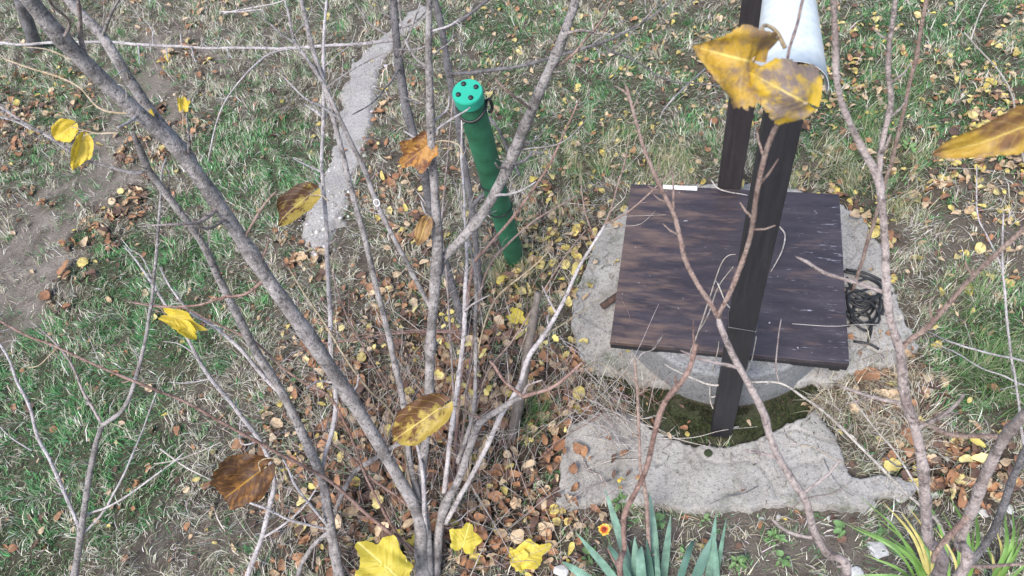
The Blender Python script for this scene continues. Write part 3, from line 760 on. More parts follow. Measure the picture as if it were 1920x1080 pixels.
# ------------------------------------------------------------------ bare trees and shrubs
class Br: pass
def interp_along(vals, pts2):
    vals = np.atleast_1d(np.asarray(vals, float)); d = np.r_[0, np.cumsum(np.hypot(*np.diff(pts2, axis=0).T))]
    if len(vals) == len(pts2): return vals
    return np.interp(d / d[-1], np.linspace(0, 1, len(vals)), vals)
def limb(root, trace, w, z, mat, par=None, name='branch', spurs=0, drop=None, knob=.05, label=None, blunt=False):
    """a limb through surveyed points: trace = picture points, w = widths there (1920 px picture), z = heights above ground"""
    tr = np.array(trace, float)
    zz = np.atleast_1d(np.asarray(z, float))
    if par is not None:
        k = np.argmin((par.px - tr[0][0]) ** 2 + (par.py - tr[0][1]) ** 2); z0 = par.pts[k][2]
        zz = np.r_[z0, zz]
    zz = interp_along(zz, tr); ww = interp_along(w, tr) * .75
    pts = np.array([P(a, b, c) for (a, b), c in zip(tr, zz)])
    rad = np.array([wi / 2 * depth(a, b, c) / FPX for (a, b), c, wi in zip(tr, zz, ww)])
    if par is not None:
        if np.linalg.norm(pts[0] - par.pts[k]) < .12: pts[0] = par.pts[k]
    if drop is not None:      # carries on below the picture down to the ground
        p0 = pts[0]; foot = np.array([p0[0] + drop[0], p0[1] + drop[1], -.03])
        mid = p0 * .5 + foot * .5 + np.array([.03, -.02, .05]); pts = np.vstack([foot, mid, pts]); rad = np.r_[rad[0] * 1.35, rad[0] * 1.15, rad]
    step = max(.012, min(.05, float(rad.mean()) * 2.2))
    q = catmull(np.c_[pts, rad], step); c, r = q[:, :3], np.maximum(q[:, 3], .0006)
    n = len(c); s_ = rng.integers(0, 9999)
    wob = np.c_[vnoise(np.arange(n) * .13, 0 * np.arange(n), 1, s_), vnoise(np.arange(n) * .13, 9 + 0 * np.arange(n), 1, s_), vnoise(np.arange(n) * .13, 5 + 0 * np.arange(n), 1, s_)] - .5
    c[1:-1] += (wob * np.minimum(r[:, None] * 1.1, .008))[1:-1]
    r = r * (1 + knob * (vnoise(np.arange(n) * .35, 3 + 0 * np.arange(n), 1, s_ + 1) - .5) * 4) * (1 + .16 * (rng.random(n) < .10) + rng.normal(0, .02, n))
    if not blunt: r[-1] *= .55
    segs = 12 if r.mean() > .012 else (8 if r.mean() > .005 else 5)
    V, Fc = tube_geo(c, r, segs)
    for k in range(spurs):                       # buds and short spurs belong to the limb
        i = random.randint(2, n - 2) if n > 5 else 1
        t = c[min(i + 1, n - 1)] - c[i - 1]; t /= np.linalg.norm(t) + 1e-9
        sd = np.cross(t, rng.normal(0, 1, 3)); sd /= np.linalg.norm(sd) + 1e-9
        L = random.uniform(.008, .03) + r[i]; dv = t * .6 + sd
        p2 = [c[i], c[i] + dv * L * .6, c[i] + dv * L + t * L * .25]
        r2 = min(r[i] * .55, .0035)
        v2, f2 = tube_geo(p2, [r2, r2 * .75, r2 * .35], 5, len(V)); V += v2; Fc += f2
    b = Br(); b.pts, b.rad = c, r; b.px, b.py, _ = proj(c)
    o_par = root; lvl = 1
    if name == 'twig' and par is not None: o_par = par.obj if par.obj.parent == root else (par.obj.parent if par.obj.parent else root)
    b.obj = mesh_obj(name, V, Fc, mat, o_par, True, root.location)
    if label: b.obj['label'] = label
    b.name = name; b.root = root; b.mat = mat; LIMBS.append(b)
    return b
LIMBS = []
def foot(px, py): p = P(px, py, 0); return (p[0], p[1], 0)

# --- the big grey many-stemmed tree in the middle
A = thing('bare_tree', foot(800, 1115), 'grey many-stemmed bare tree with thick trunk leaning to the upper left', 'tree')
a1 = limb(A, [(800, 1120), (790, 1040), (785, 968), (740, 880), (690, 800), (640, 722), (560, 602), (500, 520), (440, 430), (385, 347), (330, 272), (262, 212), (190, 145), (120, 75), (58, 0), (20, -50)],
          [38, 36, 31, 30, 32, 34, 36, 36, 37, 38, 40, 41, 41, 40, 39, 38], [0, .16, .32, .50, .70, .90, 1.2, 1.38, 1.56, 1.74, 1.88, 2.0, 2.13, 2.26, 2.38, 2.46], M['bark_grey'], name='trunk', knob=.04)
a1b = limb(A, [(392, 372), (372, 325), (345, 280), (292, 222), (240, 150), (190, 68), (140, 15), (110, -25)], [20, 24, 25, 25, 26, 25, 24, 23], [1.85, 2.0, 2.12, 2.2], M['bark_grey'], a1)
limb(A, [(170, 95), (152, 70), (150, 30), (145, -20)], [13, 13, 11, 9], [2.3, 2.4], M['bark_pink'], a1)
limb(A, [(150, 55), (130, 40), (100, 12), (85, -12)], [9, 8, 8, 7], [2.4, 2.5], M['bark_pink'], a1, 'twig')
limb(A, [(190, 58), (205, 30), (222, 0), (226, -18)], [9, 8, 7, 7], [2.25, 2.3], M['bark_grey'], a1b)
limb(A, [(262, 215), (245, 228), (220, 240)], [9, 8, 6], [2.02, 2.04], M['bark_light'], a1, 'twig', blunt=True)
limb(A, [(352, 286), (355, 255), (350, 212)], [11, 8, 5], [2.0, 2.08], M['bark_grey'], a1b, 'twig', spurs=3)
limb(A, [(258, 150), (235, 132), (212, 146)], [5, 4, 3], [2.1, 2.15], M['dry_stalk'], a1b, 'twig')
limb(A, [(252, 175), (235, 165), (220, 158)], [5, 4, 3], [2.1, 2.12], M['dry_stalk'], a1, 'twig')
limb(A, [(212, 192), (190, 165), (160, 130), (120, 105), (85, 92), (42, 88)], [5, 5, 4, 4, 3, 2], [1.95, 1.9], M['dry_tan'], a1, 'twig', spurs=3)
limb(A, [(225, 245), (190, 205), (150, 165), (110, 145), (50, 125), (0, 107), (-20, 100)], [5, 5, 5, 5, 5, 4, 4], [2.0, 2.05, 2.1], M['dry_tan'], a1, 'twig', spurs=3)
limb(A, [(400, 402), (375, 415), (340, 420), (300, 422), (258, 425)], [12, 10, 8, 6, 4], [1.75, 1.8], M['bark_pink'], a1, spurs=4)
limb(A, [(412, 424), (395, 428), (372, 425), (345, 424)], [9, 8, 6, 4], [1.74, 1.78], M['bark_pink'], a1, 'twig', spurs=2)
limb(A, [(465, 450), (478, 412), (500, 380), (518, 358)], [9, 8, 7, 5], [1.6, 1.66], M['bark_brown'], a1, spurs=4)
limb(A, [(494, 492), (500, 465), (503, 445)], [7, 6, 4], [1.5], M['bark_brown'], a1, 'twig', spurs=2)
limb(A, [(490, 532), (460, 550), (420, 556), (370, 572), (300, 575), (240, 566)], [10, 8, 7, 6, 5, 3], [1.35, 1.3], M['bark_red'], a1, spurs=5)
limb(A, [(630, 720), (600, 715), (575, 728)], [8, 6, 4], [1.0], M['bark_light'], a1, 'twig', spurs=3)
limb(A, [(660, 745), (670, 722), (672, 700)], [7, 5, 3], [.9], M['bark_light'], a1, 'twig', spurs=2)
a2 = limb(A, [(803, 1118), (800, 1010), (792, 900), (803, 770), (808, 640), (817, 520), (822, 450), (817, 370), (809, 250), (804, 110), (803, 0), (803, -40)],
          [32, 26, 23, 24, 25, 27, 27, 22, 20, 18, 17, 16], [0, .2, .36, .62, .85, 1.06, 1.2, 1.36, 1.58, 1.82, 1.98, 2.03], M['bark_grey'], name='trunk', spurs=8)
a3 = limb(A, [(820, 510), (832, 482), (858, 455), (903, 402), (945, 328), (985, 237), (1015, 165), (1050, 85), (1080, 0), (1092, -35)], [26, 25, 25, 26, 27, 26, 25, 24, 22, 21], [1.25, 1.5, 1.75, 1.95, 2.1], M['bark_grey'], a2, spurs=3)
limb(A, [(1060, 62), (1090, 58), (1118, 62)], [10, 8, 6], [2.0, 2.05], M['bark_pink'], a3, 'twig', spurs=2)
limb(A, [(1042, 130), (1075, 100), (1100, 70), (1130, 35), (1150, -10)], [9, 8, 7, 6, 5], [1.95, 2.1], M['bark_brown'], a3, spurs=3)
limb(A, [(995, 200), (962, 180), (935, 155), (928, 146)], [9, 7, 6, 4], [1.9, 1.95], M['bark_brown'], a3, spurs=3)
limb(A, [(945, 318), (935, 314), (928, 305)], [8, 6, 4], [1.62], M['bark_pink'], a3, 'twig')
limb(A, [(930, 370), (960, 362), (990, 350), (1005, 340)], [8, 6, 5, 4], [1.55, 1.6], M['bark_light'], a3, spurs=2)
limb(A, [(958, 318), (985, 300), (1000, 285), (1020, 290)], [10, 8, 7, 5], [1.6, 1.6], M['bark_dark'], a3, spurs=3)
limb(A, [(1000, 287), (1005, 262), (1022, 240)], [4, 3, 2], [1.62], M['bark_dark'], a3, 'twig')
limb(A, [(1000, 288), (1045, 270), (1090, 235), (1125, 195)], [5, 4, 3, 2], [1.6, 1.65], M['bark_grey'], a3, 'twig')
limb(A, [(808, 270), (785, 262), (765, 250), (755, 245)], [7, 6, 4, 3], [1.55, 1.55], M['bark_light'], a2, 'twig', spurs=2)
limb(A, [(820, 240), (850, 222), (882, 201)], [7, 6, 4], [1.6, 1.62], M['bark_light'], a2, 'twig', spurs=1)
limb(A, [(822, 238), (838, 205), (842, 180)], [6, 5, 4], [1.62, 1.66], M['bark_light'], a2, 'twig')
limb(A, [(806, 425), (800, 400), (789, 376)], [8, 7, 4], [1.3, 1.35], M['bark_light'], a2, 'twig')
limb(A, [(803, 130), (775, 105), (755, 60), (748, 0)], [7, 6, 5, 4], [1.85, 1.95], M['bark_grey'], a2, spurs=5)
limb(A, [(806, 62), (840, 48), (862, 35)], [7, 6, 5], [1.9, 1.9], M['bark_light'], a2, 'twig', spurs=2)
limb(A, [(784, 132), (762, 115), (752, 98)], [5, 4, 3], [1.9], M['bark_pink'], a2, 'twig')
a4 = limb(A, [(815, 1110), (818, 1040), (830, 958), (862, 895), (885, 830), (900, 792), (935, 768), (968, 748), (980, 744)], [28, 24, 22, 20, 19, 18, 16, 15, 13], [0, .1, .27, .42, .56, .66, .76, .84, .86], M['bark_grey'], name='trunk', spurs=4)
limb(A, [(975, 745), (990, 722), (1018, 712)], [9, 7, 5], [.9], M['bark_pink'], a4, 'twig', spurs=2)
limb(A, [(978, 744), (1030, 730), (1062, 708), (1093, 679)], [11, 9, 8, 7], [.92, .98], M['bark_red'], a4, spurs=3, blunt=True)
limb(A, [(972, 740), (945, 715), (928, 690), (919, 677)], [9, 8, 8, 7], [.92, .95], M['bark_red'], a4, blunt=True)
limb(A, [(905, 788), (885, 778), (868, 768)], [7, 6, 4], [.72], M['bark_red'], a4, 'twig')
a5 = limb(A, [(836, 982), (862, 932), (884, 892), (912, 838), (940, 778), (962, 745), (975, 720), (992, 668), (1020, 628), (1052, 572), (1085, 505), (1112, 458), (1135, 420)], [12, 13, 13, 13, 13, 13, 13, 13, 12, 11, 9, 8, 7], [.22, .4, .62, .85, 1.0, 1.12, 1.25], M['bark_light'], name='branch', spurs=5)
limb(A, [(1135, 420), (1170, 402), (1205, 375), (1235, 345), (1265, 315)], [6, 5, 5, 4, 3], [1.3, 1.36], M['bark_brown'], a5, spurs=3)
limb(A, [(1130, 428), (1146, 392), (1158, 350), (1172, 300), (1180, 250)], [6, 5, 5, 4, 3], [1.3, 1.42], M['bark_brown'], a5, spurs=3)
limb(A, [(1116, 450), (1100, 410), (1092, 370), (1088, 325)], [4, 4, 3, 2], [1.3, 1.35], M['bark_brown'], a5, 'twig')
limb(A, [(1040, 585), (1028, 560), (1016, 535)], [5, 4, 3], [1.08], M['bark_light'], a5, 'twig')
limb(A, [(1025, 625), (1060, 605), (1090, 585), (1140, 552)], [4, 4, 3, 2], [.9, .8], M['dry_tan'], a5, 'twig')
a6 = limb(A, [(832, 925), (848, 800), (858, 720), (868, 640), (872, 545), (874, 470), (870, 380), (866, 300), (865, 217)], [13, 12, 12, 12, 11, 8, 7, 6, 5], [.3, .6, .85, 1.1, 1.3], M['bark_light'], spurs=9)
a7 = limb(A, [(858, 868), (885, 785), (892, 680), (890, 600), (893, 540), (882, 465), (868, 400), (850, 330)], [11, 11, 10, 10, 9, 6, 5, 3], [.35, .55, .75, .95, 1.1], M['bark_grey'], spurs=9)
limb(A, [(872, 586), (890, 568), (918, 553)], [5, 5, 3], [1.05], M['bark_light'], a6, 'twig')
a8 = limb(A, [(800, 1045), (796, 945), (790, 870), (778, 822), (768, 805)], [13, 12, 10, 8, 6], [.12, .42, .5], M['bark_light'], spurs=5)
limb(A, [(790, 950), (770, 870), (752, 740), (735, 660), (712, 570), (703, 535), (686, 452), (664, 372), (647, 310), (632, 250), (610, 165), (586, 92), (570, 22), (560, -25)], [15, 15, 16, 16, 15, 15, 15, 15, 14, 14, 13, 12, 11, 10],
     [.32, .6, .95, 1.25, 1.5, 1.7, 1.82], M['bark_grey'], spurs=8)
t5 = limb(A, [(805, 578), (780, 528), (750, 468), (710, 388), (676, 302), (636, 222), (606, 158), (570, 102), (552, 76), (540, 22), (528, -20)], [12, 12, 12, 13, 12, 11, 10, 9, 8, 6, 5], [1.2, 1.4, 1.6, 1.75, 1.85], M['bark_grey'], a2, spurs=8)
limb(A, [(552, 80), (525, 62), (500, 40), (470, 20)], [6, 5, 4, 3], [1.85, 1.9], M['bark_grey'], t5, 'twig', spurs=3)
limb(A, [(636, 222), (605, 200), (572, 185), (530, 142)], [7, 6, 5, 3], [1.7, 1.75], M['bark_light'], t5, spurs=3)
limb(A, [(612, 165), (640, 145), (680, 120), (730, 95)], [5, 4, 3, 2], [1.8, 1.85], M['bark_grey'], t5, 'twig', spurs=3)
V, Fc = tube_geo([P(706, 380, 1.52) + np.array([.009 * math.cos(a), .007 * math.sin(a), .009 * math.sin(a)]) for a in np.linspace(0, 6.283, 17)], [.0013] * 17, 6)
mesh_obj('plastic_tie', V, Fc, M['white'], A, True, A.location)
limb(A, [(785, 962), (745, 930), (700, 900), (650, 850), (600, 820)], [7, 6, 6, 5, 4], [.4, .5], M['bark_red'], a1, spurs=3)

# --- slimmer tree on its left
D = thing('bare_tree', foot(640, 1120), 'slim grey bare tree with two upright stems left of the thick leaning trunk', 'tree')
d1 = limb(D, [(644, 1125), (632, 1060), (618, 980), (603, 895), (572, 822), (526, 732), (482, 662), (450, 602), (416, 535), (380, 455), (322, 375), (280, 318), (262, 275), (248, 248)],
          [30, 28, 26, 24, 23, 22, 21, 20, 19, 18, 18, 17, 16, 14], [0, .1, .25, .42, .6, .82, 1.0, 1.14, 1.3, 1.48, 1.66, 1.78, 1.86, 1.92], M['bark_grey'], name='trunk', spurs=4)
limb(D, [(275, 322), (250, 325), (200, 312), (150, 295), (90, 255), (30, 220), (0, 200), (-25, 185)], [9, 9, 9, 9, 9, 8, 8, 8], [1.85, 1.95, 2.0], M['bark_grey'], d1, spurs=9)
limb(D, [(60, 243), (30, 228), (0, 220), (-15, 216)], [5, 5, 4, 4], [1.98], M['bark_light'], d1, 'twig')
limb(D, [(606, 890), (612, 850), (624, 810), (630, 755), (622, 665), (617, 560), (612, 450), (605, 350), (602, 300), (607, 225), (606, 100), (610, 25), (616, -20)], [10, 11, 12, 12, 12, 12, 11, 10, 9, 9, 8, 7, 6], [.6, .95, 1.25, 1.5, 1.7, 1.8], M['bark_light'], d1, 'trunk', spurs=14)
limb(D, [(602, 322), (578, 312), (550, 297)], [6, 5, 3], [1.35], M['bark_light'], d1, 'twig')
limb(D, [(606, 222), (590, 208), (570, 195)], [6, 5, 3], [1.55], M['bark_light'], d1, 'twig')
limb(D, [(525, 740), (490, 700), (450, 655), (400, 612), (355, 582), (322, 542), (300, 500)], [10, 10, 9, 8, 7, 5, 4], [.95, 1.1, 1.2], M['bark_light'], d1, spurs=6)
limb(D, [(612, 1000), (590, 1020), (570, 1050), (556, 1085)], [11, 11, 12, 12], [.15, .05], M['bark_grey'], d1, spurs=2)
limb(D, [(605, 990), (560, 920), (540, 880), (530, 862)], [8, 7, 6, 5], [.5, .55], M['bark_light'], d1, spurs=3)
limb(D, [(595, 1000), (545, 975), (490, 950), (442, 934)], [7, 6, 6, 5], [.45, .5], M['bark_light'], d1, spurs=3)
limb(D, [(604, 890), (580, 850), (545, 830)], [5, 4, 3], [.5], M['bark_pink'], d1, 'twig')
limb(D, [(478, 655), (462, 640), (455, 610)], [5, 4, 3], [1.1], M['bark_grey'], d1, 'twig', spurs=2)
limb(D, [(330, 385), (318, 360), (318, 318)], [6, 5, 4], [1.75], M['bark_pink'], d1, 'twig', spurs=2)
limb(D, [(388, 468), (392, 440), (398, 405)], [6, 5, 4], [1.55], M['bark_pink'], d1, 'twig', spurs=2)

# --- side stems at the foot of the trees
D2 = thing('bare_shrub', foot(455, 1120), 'low pale shrub stem with brown curled leaf at the lower left of the slim tree', 'shrub')
l2 = limb(D2, [(452, 1125), (468, 1070), (490, 1010), (505, 950), (515, 905), (505, 862), (484, 820), (440, 765), (396, 710), (366, 664), (350, 632), (322, 590), (290, 540), (262, 498), (232, 460)], [15, 15, 14, 13, 11, 11, 11, 11, 10, 9, 8, 7, 6, 5, 3],
          [0, .1, .2, .3, .4, .5, .6, .75, .9, 1.0, 1.06, 1.13, 1.2, 1.26, 1.3], M['bark_light'], name='trunk', spurs=8)
limb(D2, [(490, 1012), (530, 985), (570, 950), (600, 905)], [7, 6, 5, 3], [.3, .4], M['bark_light'], l2, spurs=2)
limb(D2, [(450, 850), (452, 830), (452, 780)], [4, 4, 3], [.6], M['bark_light'], l2, 'twig')
limb(D2, [(388, 718), (350, 718), (315, 716)], [4, 3, 2], [.9], M['bark_light'], l2, 'twig')
limb(D2, [(366, 664), (335, 645), (305, 640)], [4, 3, 2], [1.05], M['bark_light'], l2, 'twig')
limb(D2, [(300, 548), (285, 520), (262, 478), (230, 465)], [5, 4, 3, 2], [1.3], M['bark_light'], l2, 'twig')

LR = thing('bramble_shoots', foot(800, 1060), 'long reddish shoots arching left from the foot of the thick trunk', 'shrub')
limb(LR, [(800, 1062), (780, 1035), (700, 975), (640, 920), (600, 890), (530, 855), (480, 826), (425, 798), (370, 765), (320, 742), (265, 720), (210, 697), (160, 675), (100, 648), (50, 630), (0, 602), (-25, 590)], [9, 9, 9, 8, 8, 8, 8, 8, 7, 7, 7, 7, 6, 6, 6, 5, 5],
     [0, .12, .3, .45, .55, .68, .78, .88, .98, 1.06, 1.14, 1.2, 1.26, 1.32, 1.36, 1.4, 1.42], M['bark_red'], spurs=12)
limb(LR, [(798, 1064), (745, 1000), (690, 900), (650, 800), (620, 745), (575, 720), (530, 690), (475, 640), (390, 600), (350, 580), (290, 572), (240, 565)], [7, 7, 6, 6, 6, 6, 6, 6, 5, 5, 4, 4],
     [0, .2, .4, .6, .72, .8, .88, 1.0, 1.15, 1.2, 1.25, 1.3], M['bark_red'], spurs=10)
limb(LR, [(795, 1062), (768, 900), (752, 800), (735, 750), (690, 665), (660, 615), (635, 550), (620, 500)], [7, 6, 6, 5, 5, 5, 4, 3], [0, .3, .5, .6, .75, .85, .95, 1.0], M['bark_brown'], spurs=6)
limb(LR, [(790, 1060), (770, 900), (740, 785), (690, 730), (650, 675), (610, 610), (570, 550), (540, 500)], [7, 7, 6, 6, 6, 5, 4, 3], [0, .35, .55, .68, .8, .9, 1.0, 1.05], M['dry_tan'], spurs=6)
limb(LR, [(870, 625), (810, 622), (725, 627), (660, 637), (600, 645), (560, 660)], [6, 6, 6, 6, 5, 4], [.6, .65, .7, .7], M['bark_red'], spurs=4)
limb(LR, [(840, 640), (870, 620), (725, 622), (655, 632)], [4, 4, 4, 3], [.5, .55], M['bark_red'])
limb(LR, [(620, 980), (660, 892), (700, 862), (735, 840), (765, 826)], [12, 12, 12, 11, 10], [.12, .2, .3, .36], M['bark_grey'], spurs=2)

RS = thing('bramble_shoots', foot(880, 900), 'thin reddish shoots crossing in front of the green pipe', 'shrub')
limb(RS, [(850, 905), (860, 760), (870, 640), (884, 508), (910, 466), (960, 410), (1000, 355), (1035, 300), (1062, 240), (1088, 182)], [8, 8, 8, 8, 8, 8, 7, 6, 5, 4], [0, .3, .5, .72, .8, .9, 1.0, 1.1, 1.18, 1.25], M['bark_red'], spurs=10)
limb(RS, [(855, 905), (880, 700), (898, 560), (920, 495), (950, 460), (1000, 415), (1050, 385), (1085, 365)], [7, 7, 6, 6, 6, 5, 4, 3], [0, .35, .55, .66, .72, .8, .86, .9], M['bark_brown'], spurs=8)
limb(RS, [(870, 900), (905, 720), (960, 640), (1010, 560), (1060, 480), (1100, 430)], [6, 6, 5, 5, 4, 3], [0, .3, .45, .55, .65, .7], M['bark_brown'], spurs=6)
limb(RS, [(860, 900), (845, 650), (838, 520), (828, 430), (835, 330), (850, 180)], [6, 6, 5, 5, 4, 3], [0, .4, .6, .75, .9, 1.1], M['bark_pink'], spurs=6)
limb(RS, [(880, 900), (890, 740), (900, 640), (930, 560), (1000, 500), (1030, 470)], [6, 6, 5, 5, 4, 3], [0, .3, .45, .6, .7, .74], M['dry_tan'], spurs=4)
for k in range(190):
    f = np.array(foot(random.uniform(600, 1060), random.uniform(700, 1075))); f[2] = -.01
    L = random.uniform(.35, .95); a = random.uniform(0, 6.28); sp = random.uniform(.15, .75)
    d = np.array([math.cos(a) * sp + .15, math.sin(a) * sp + .2, 1.0]); d /= np.linalg.norm(d)
    side = rng.normal(0, .05, 3)
    pts = catmull([f, f + d * L * .35 + side * .5, f + d * L * .7 + side, f + d * L + side * .3 + rng.normal(0, .03, 3)], .04)
    r0 = random.uniform(.0008, .0024)
    own = LR if k % 2 else RS
    tube('shoot', pts, np.linspace(r0, r0 * .35, len(pts)), random.choice([M['bark_red'], M['bark_light'], M['bark_pink'], M['dry_stalk'], M['bark_brown']]), own, 5, own.location)

# thin bare side twigs on the limbs
def side_twigs(own, per_m, lmin=.05, lmax=.20):
    for b in [l_ for l_ in LIMBS if l_.root in own and l_.name in ('trunk', 'branch')]:
        L_ = np.linalg.norm(np.diff(b.pts, axis=0), axis=1).sum(); n = len(b.pts)
        for k in range(int(L_ * per_m + random.random())):
            i = random.randint(int(n * .2), n - 2); t = b.pts[i + 1] - b.pts[i]; t /= np.linalg.norm(t) + 1e-9
            sd = np.cross(t, rng.normal(0, 1, 3)); sd /= np.linalg.norm(sd) + 1e-9
            d = t * .7 + sd * .8 + np.array([0, 0, .25]); d /= np.linalg.norm(d); ln = random.uniform(lmin, lmax)
            k2 = rng.normal(0, .12, 3)
            pts = catmull([b.pts[i], b.pts[i] + d * ln * .4 + k2 * ln * .5, b.pts[i] + d * ln * .75 + k2 * ln, b.pts[i] + d * ln + k2 * ln * .6 + [0, 0, ln * .12]], .018)
            r0 = min(random.uniform(.0010, .0020), b.rad[i] * .5)
            V, Fc = tube_geo(pts, np.linspace(r0, r0 * .5, len(pts)), 5)
            mesh_obj('twig', V, Fc, random.choice([M['bark_light'], M['bark_pink'], M['dry_stalk'], b.mat]), b.obj, True, b.root.location)
side_twigs((A, D, D2, LR, RS), 4.2)
# --- dark trunks behind the pipe
K = thing('bare_tree', foot(872, 640), 'dark slender tree with two trunks standing behind the green pipe', 'tree')
k1 = limb(K, [(876, 650), (866, 595), (846, 528), (830, 476), (819, 435), (807, 385), (797, 328), (781, 265), (765, 215), (752, 145), (743, 75), (737, 0), (733, -40)], [23, 22, 22, 22, 22, 22, 22, 22, 22, 22, 21, 20, 19],
          [0, .1, .24, .35, .44, .55, .68, .82, .93, 1.08, 1.23, 1.38, 1.46], M['bark_dark'], name='trunk', spurs=6)
k2 = limb(K, [(900, 570), (893, 470), (884, 385), (875, 328), (863, 255), (854, 200), (841, 138), (828, 55), (816, 0), (808, -30)], [17, 17, 17, 17, 17, 18, 18, 17, 16, 15], [0, .2, .38, .5, .65, .76, .9, 1.08, 1.2, 1.26], M['bark_dark'], name='trunk', spurs=4)
limb(K, [(845, 145), (880, 137), (930, 130), (985, 122), (1060, 100), (1125, 80), (1160, 67), (1215, 35), (1260, 0)], [10, 9, 9, 8, 8, 7, 6, 5, 4], [1.0, 1.15, 1.3], M['bark_dark'], k2, spurs=6)
limb(K, [(1125, 80), (1150, 98), (1189, 112), (1242, 147), (1290, 155), (1340, 160), (1402, 171)], [5, 5, 4, 4, 4, 3, 2], [1.25, 1.3], M['bark_dark'], k2, 'twig', spurs=3)
limb(K, [(1110, 84), (1140, 100), (1190, 55), (1245, -5)], [4, 4, 3, 3], [1.2, 1.3], M['bark_grey'], k2, 'twig')
limb(K, [(1322, 129), (1278, 169), (1245, 205), (1238, 222)], [4, 4, 3, 2], [1.2, 1.2], M['bark_light'], k2, 'twig')
limb(K, [(828, 60), (855, 42), (885, 22), (925, -8)], [11, 10, 9, 7], [1.1, 1.2], M['bark_dark'], k2, spurs=2)
limb(K, [(832, 85), (858, 65), (866, 95), (860, 135)], [5, 4, 4, 3], [1.05, 1.0], M['bark_dark'], k2, 'twig')
limb(K, [(870, 210), (905, 215), (930, 235), (952, 280), (975, 330)], [9, 9, 8, 8, 7], [.8, .6, .5], M['bark_dark'], k2)
limb(K, [(893, 380), (905, 365), (918, 355)], [14, 11, 9], [.46], M['bark_dark'], k2)
k3 = limb(K, [(744, 70), (700, 80), (640, 85), (560, 89), (470, 91), (330, 87), (215, 79), (100, 80), (40, 84), (0, 80), (-30, 76)], [9, 9, 8, 8, 7, 7, 7, 7, 6, 6, 6], [1.3, 1.35, 1.4, 1.4], M['bark_light'], k1, spurs=4)
limb(K, [(548, 88), (500, 104), (452, 150), (420, 195), (402, 245), (390, 305)], [5, 5, 4, 4, 4, 3], [1.35, 1.2, 1.0], M['bark_light'], k3, 'twig')
for tx, ty, ex, ey, ux, uy in ((285, 85, 286, 58, 272, 38), (338, 88, 338, 68, 338, 62), (310, 88, 314, 105, 316, 112), (360, 90, 364, 108, 368, 118), (258, 83, 262, 105, 261, 118), (410, 91, 412, 78, 416, 70), (425, 92, 428, 100, 428, 108), (378, 89, 379, 78, 380, 70)):
    limb(K, [(tx, ty), (ex, ey), (ux, uy)], [4, 3, 2], [1.4], M['bark_light'], k3, 'twig')
for tr in ([(742, 70), (700, 50), (680, 25), (660, 0)], [(744, 60), (780, 40), (800, 20)], [(757, 175), (775, 190), (790, 195)], [(740, 40), (715, 20), (705, -10)], [(760, 130), (735, 150), (700, 190), (660, 215)], [(748, 100), (790, 90), (815, 60)], [(748, 110), (770, 60), (790, 0)]):
    limb(K, tr, [6, 5, 3], [1.3, 1.4], M['bark_grey'], k1, 'twig', spurs=3)
for tr in ([(420, 25), (470, 15), (520, 5), (560, -10)], [(415, 22), (450, 22), (490, 18), (494, 25)]):
    limb(K, tr, [5, 4, 3], [1.35, 1.4], M['bark_light'], k3, 'twig', spurs=2)

TS = thing('tree_stump', foot(70, 92), 'short dark stump in the far upper left corner', 'stump')
limb(TS, [(70, 95), (58, 60), (46, 25), (38, 0)], [34, 30, 28, 26], [-.02, .2, .36, .48], M['bark_dark'], name='trunk', blunt=True)

# wooden stake
S = thing('wooden_stake', foot(957, 832), 'weathered split wooden stake leaning beside the bare tree', 'stake')
limb(S, [(955, 840), (970, 770), (985, 690), (998, 610), (1009, 548)], [30, 28, 25, 22, 20], [-.03, .14, .32, .5, .64], M['stake'], name='shaft', knob=.08, blunt=True)

# --- near saplings at the right
R_ = thing('bare_sapling', (P(1746, 1080, 1.8)[0] - .02, P(1746, 1080, 1.8)[1] - .08, 0), 'tall forked brown sapling standing right of the well', 'sapling')
r1 = limb(R_, [(1750, 1090), (1736, 1007), (1730, 925), (1725, 864), (1713, 803), (1697, 755), (1690, 710), (1686, 655), (1671, 600), (1662, 530), (1656, 445), (1651, 390), (1642, 332), (1612, 275), (1581, 197), (1569, 140), (1567, 85), (1563, 0), (1560, -40)],
          [30, 28, 27, 25, 26, 25, 23, 22, 21, 20, 20, 20, 22, 17, 16, 16, 15, 15, 15], [1.82, 1.9, 1.98, 2.04, 2.09, 2.13, 2.17, 2.21, 2.25, 2.3, 2.36, 2.4, 2.43, 2.47, 2.53, 2.57, 2.6, 2.65, 2.68], M['bark_pink'], name='trunk', drop=(-.02, -.08), spurs=6)
limb(R_, [(1646, 325), (1653, 290), (1664, 240), (1673, 190), (1666, 140), (1667, 89), (1676, 22), (1682, -30)], [15, 15, 15, 15, 15, 14, 13, 12], [2.5, 2.58, 2.66], M['bark_pink'], r1, spurs=4)
limb(R_, [(1656, 543), (1610, 531), (1545, 511), (1515, 492), (1490, 480)], [11, 10, 9, 8, 6], [2.28, 2.3], M['bark_pink'], r1, 'twig', spurs=1)
limb(R_, [(1692, 757), (1656, 748), (1615, 736), (1570, 721)], [10, 9, 8, 6], [2.1, 2.1], M['bark_pink'], r1, 'twig', spurs=1)
limb(R_, [(1722, 803), (1758, 783), (1787, 762), (1808, 739)], [11, 11, 10, 8], [2.15, 2.2], M['bark_pink'], r1, 'twig', spurs=1)
limb(R_, [(1694, 655), (1712, 632), (1740, 610), (1800, 546), (1860, 482), (1922, 424), (1960, 390)], [15, 14, 13, 13, 13, 13, 13], [2.3, 2.42, 2.5], M['bark_brown'], r1, spurs=3)

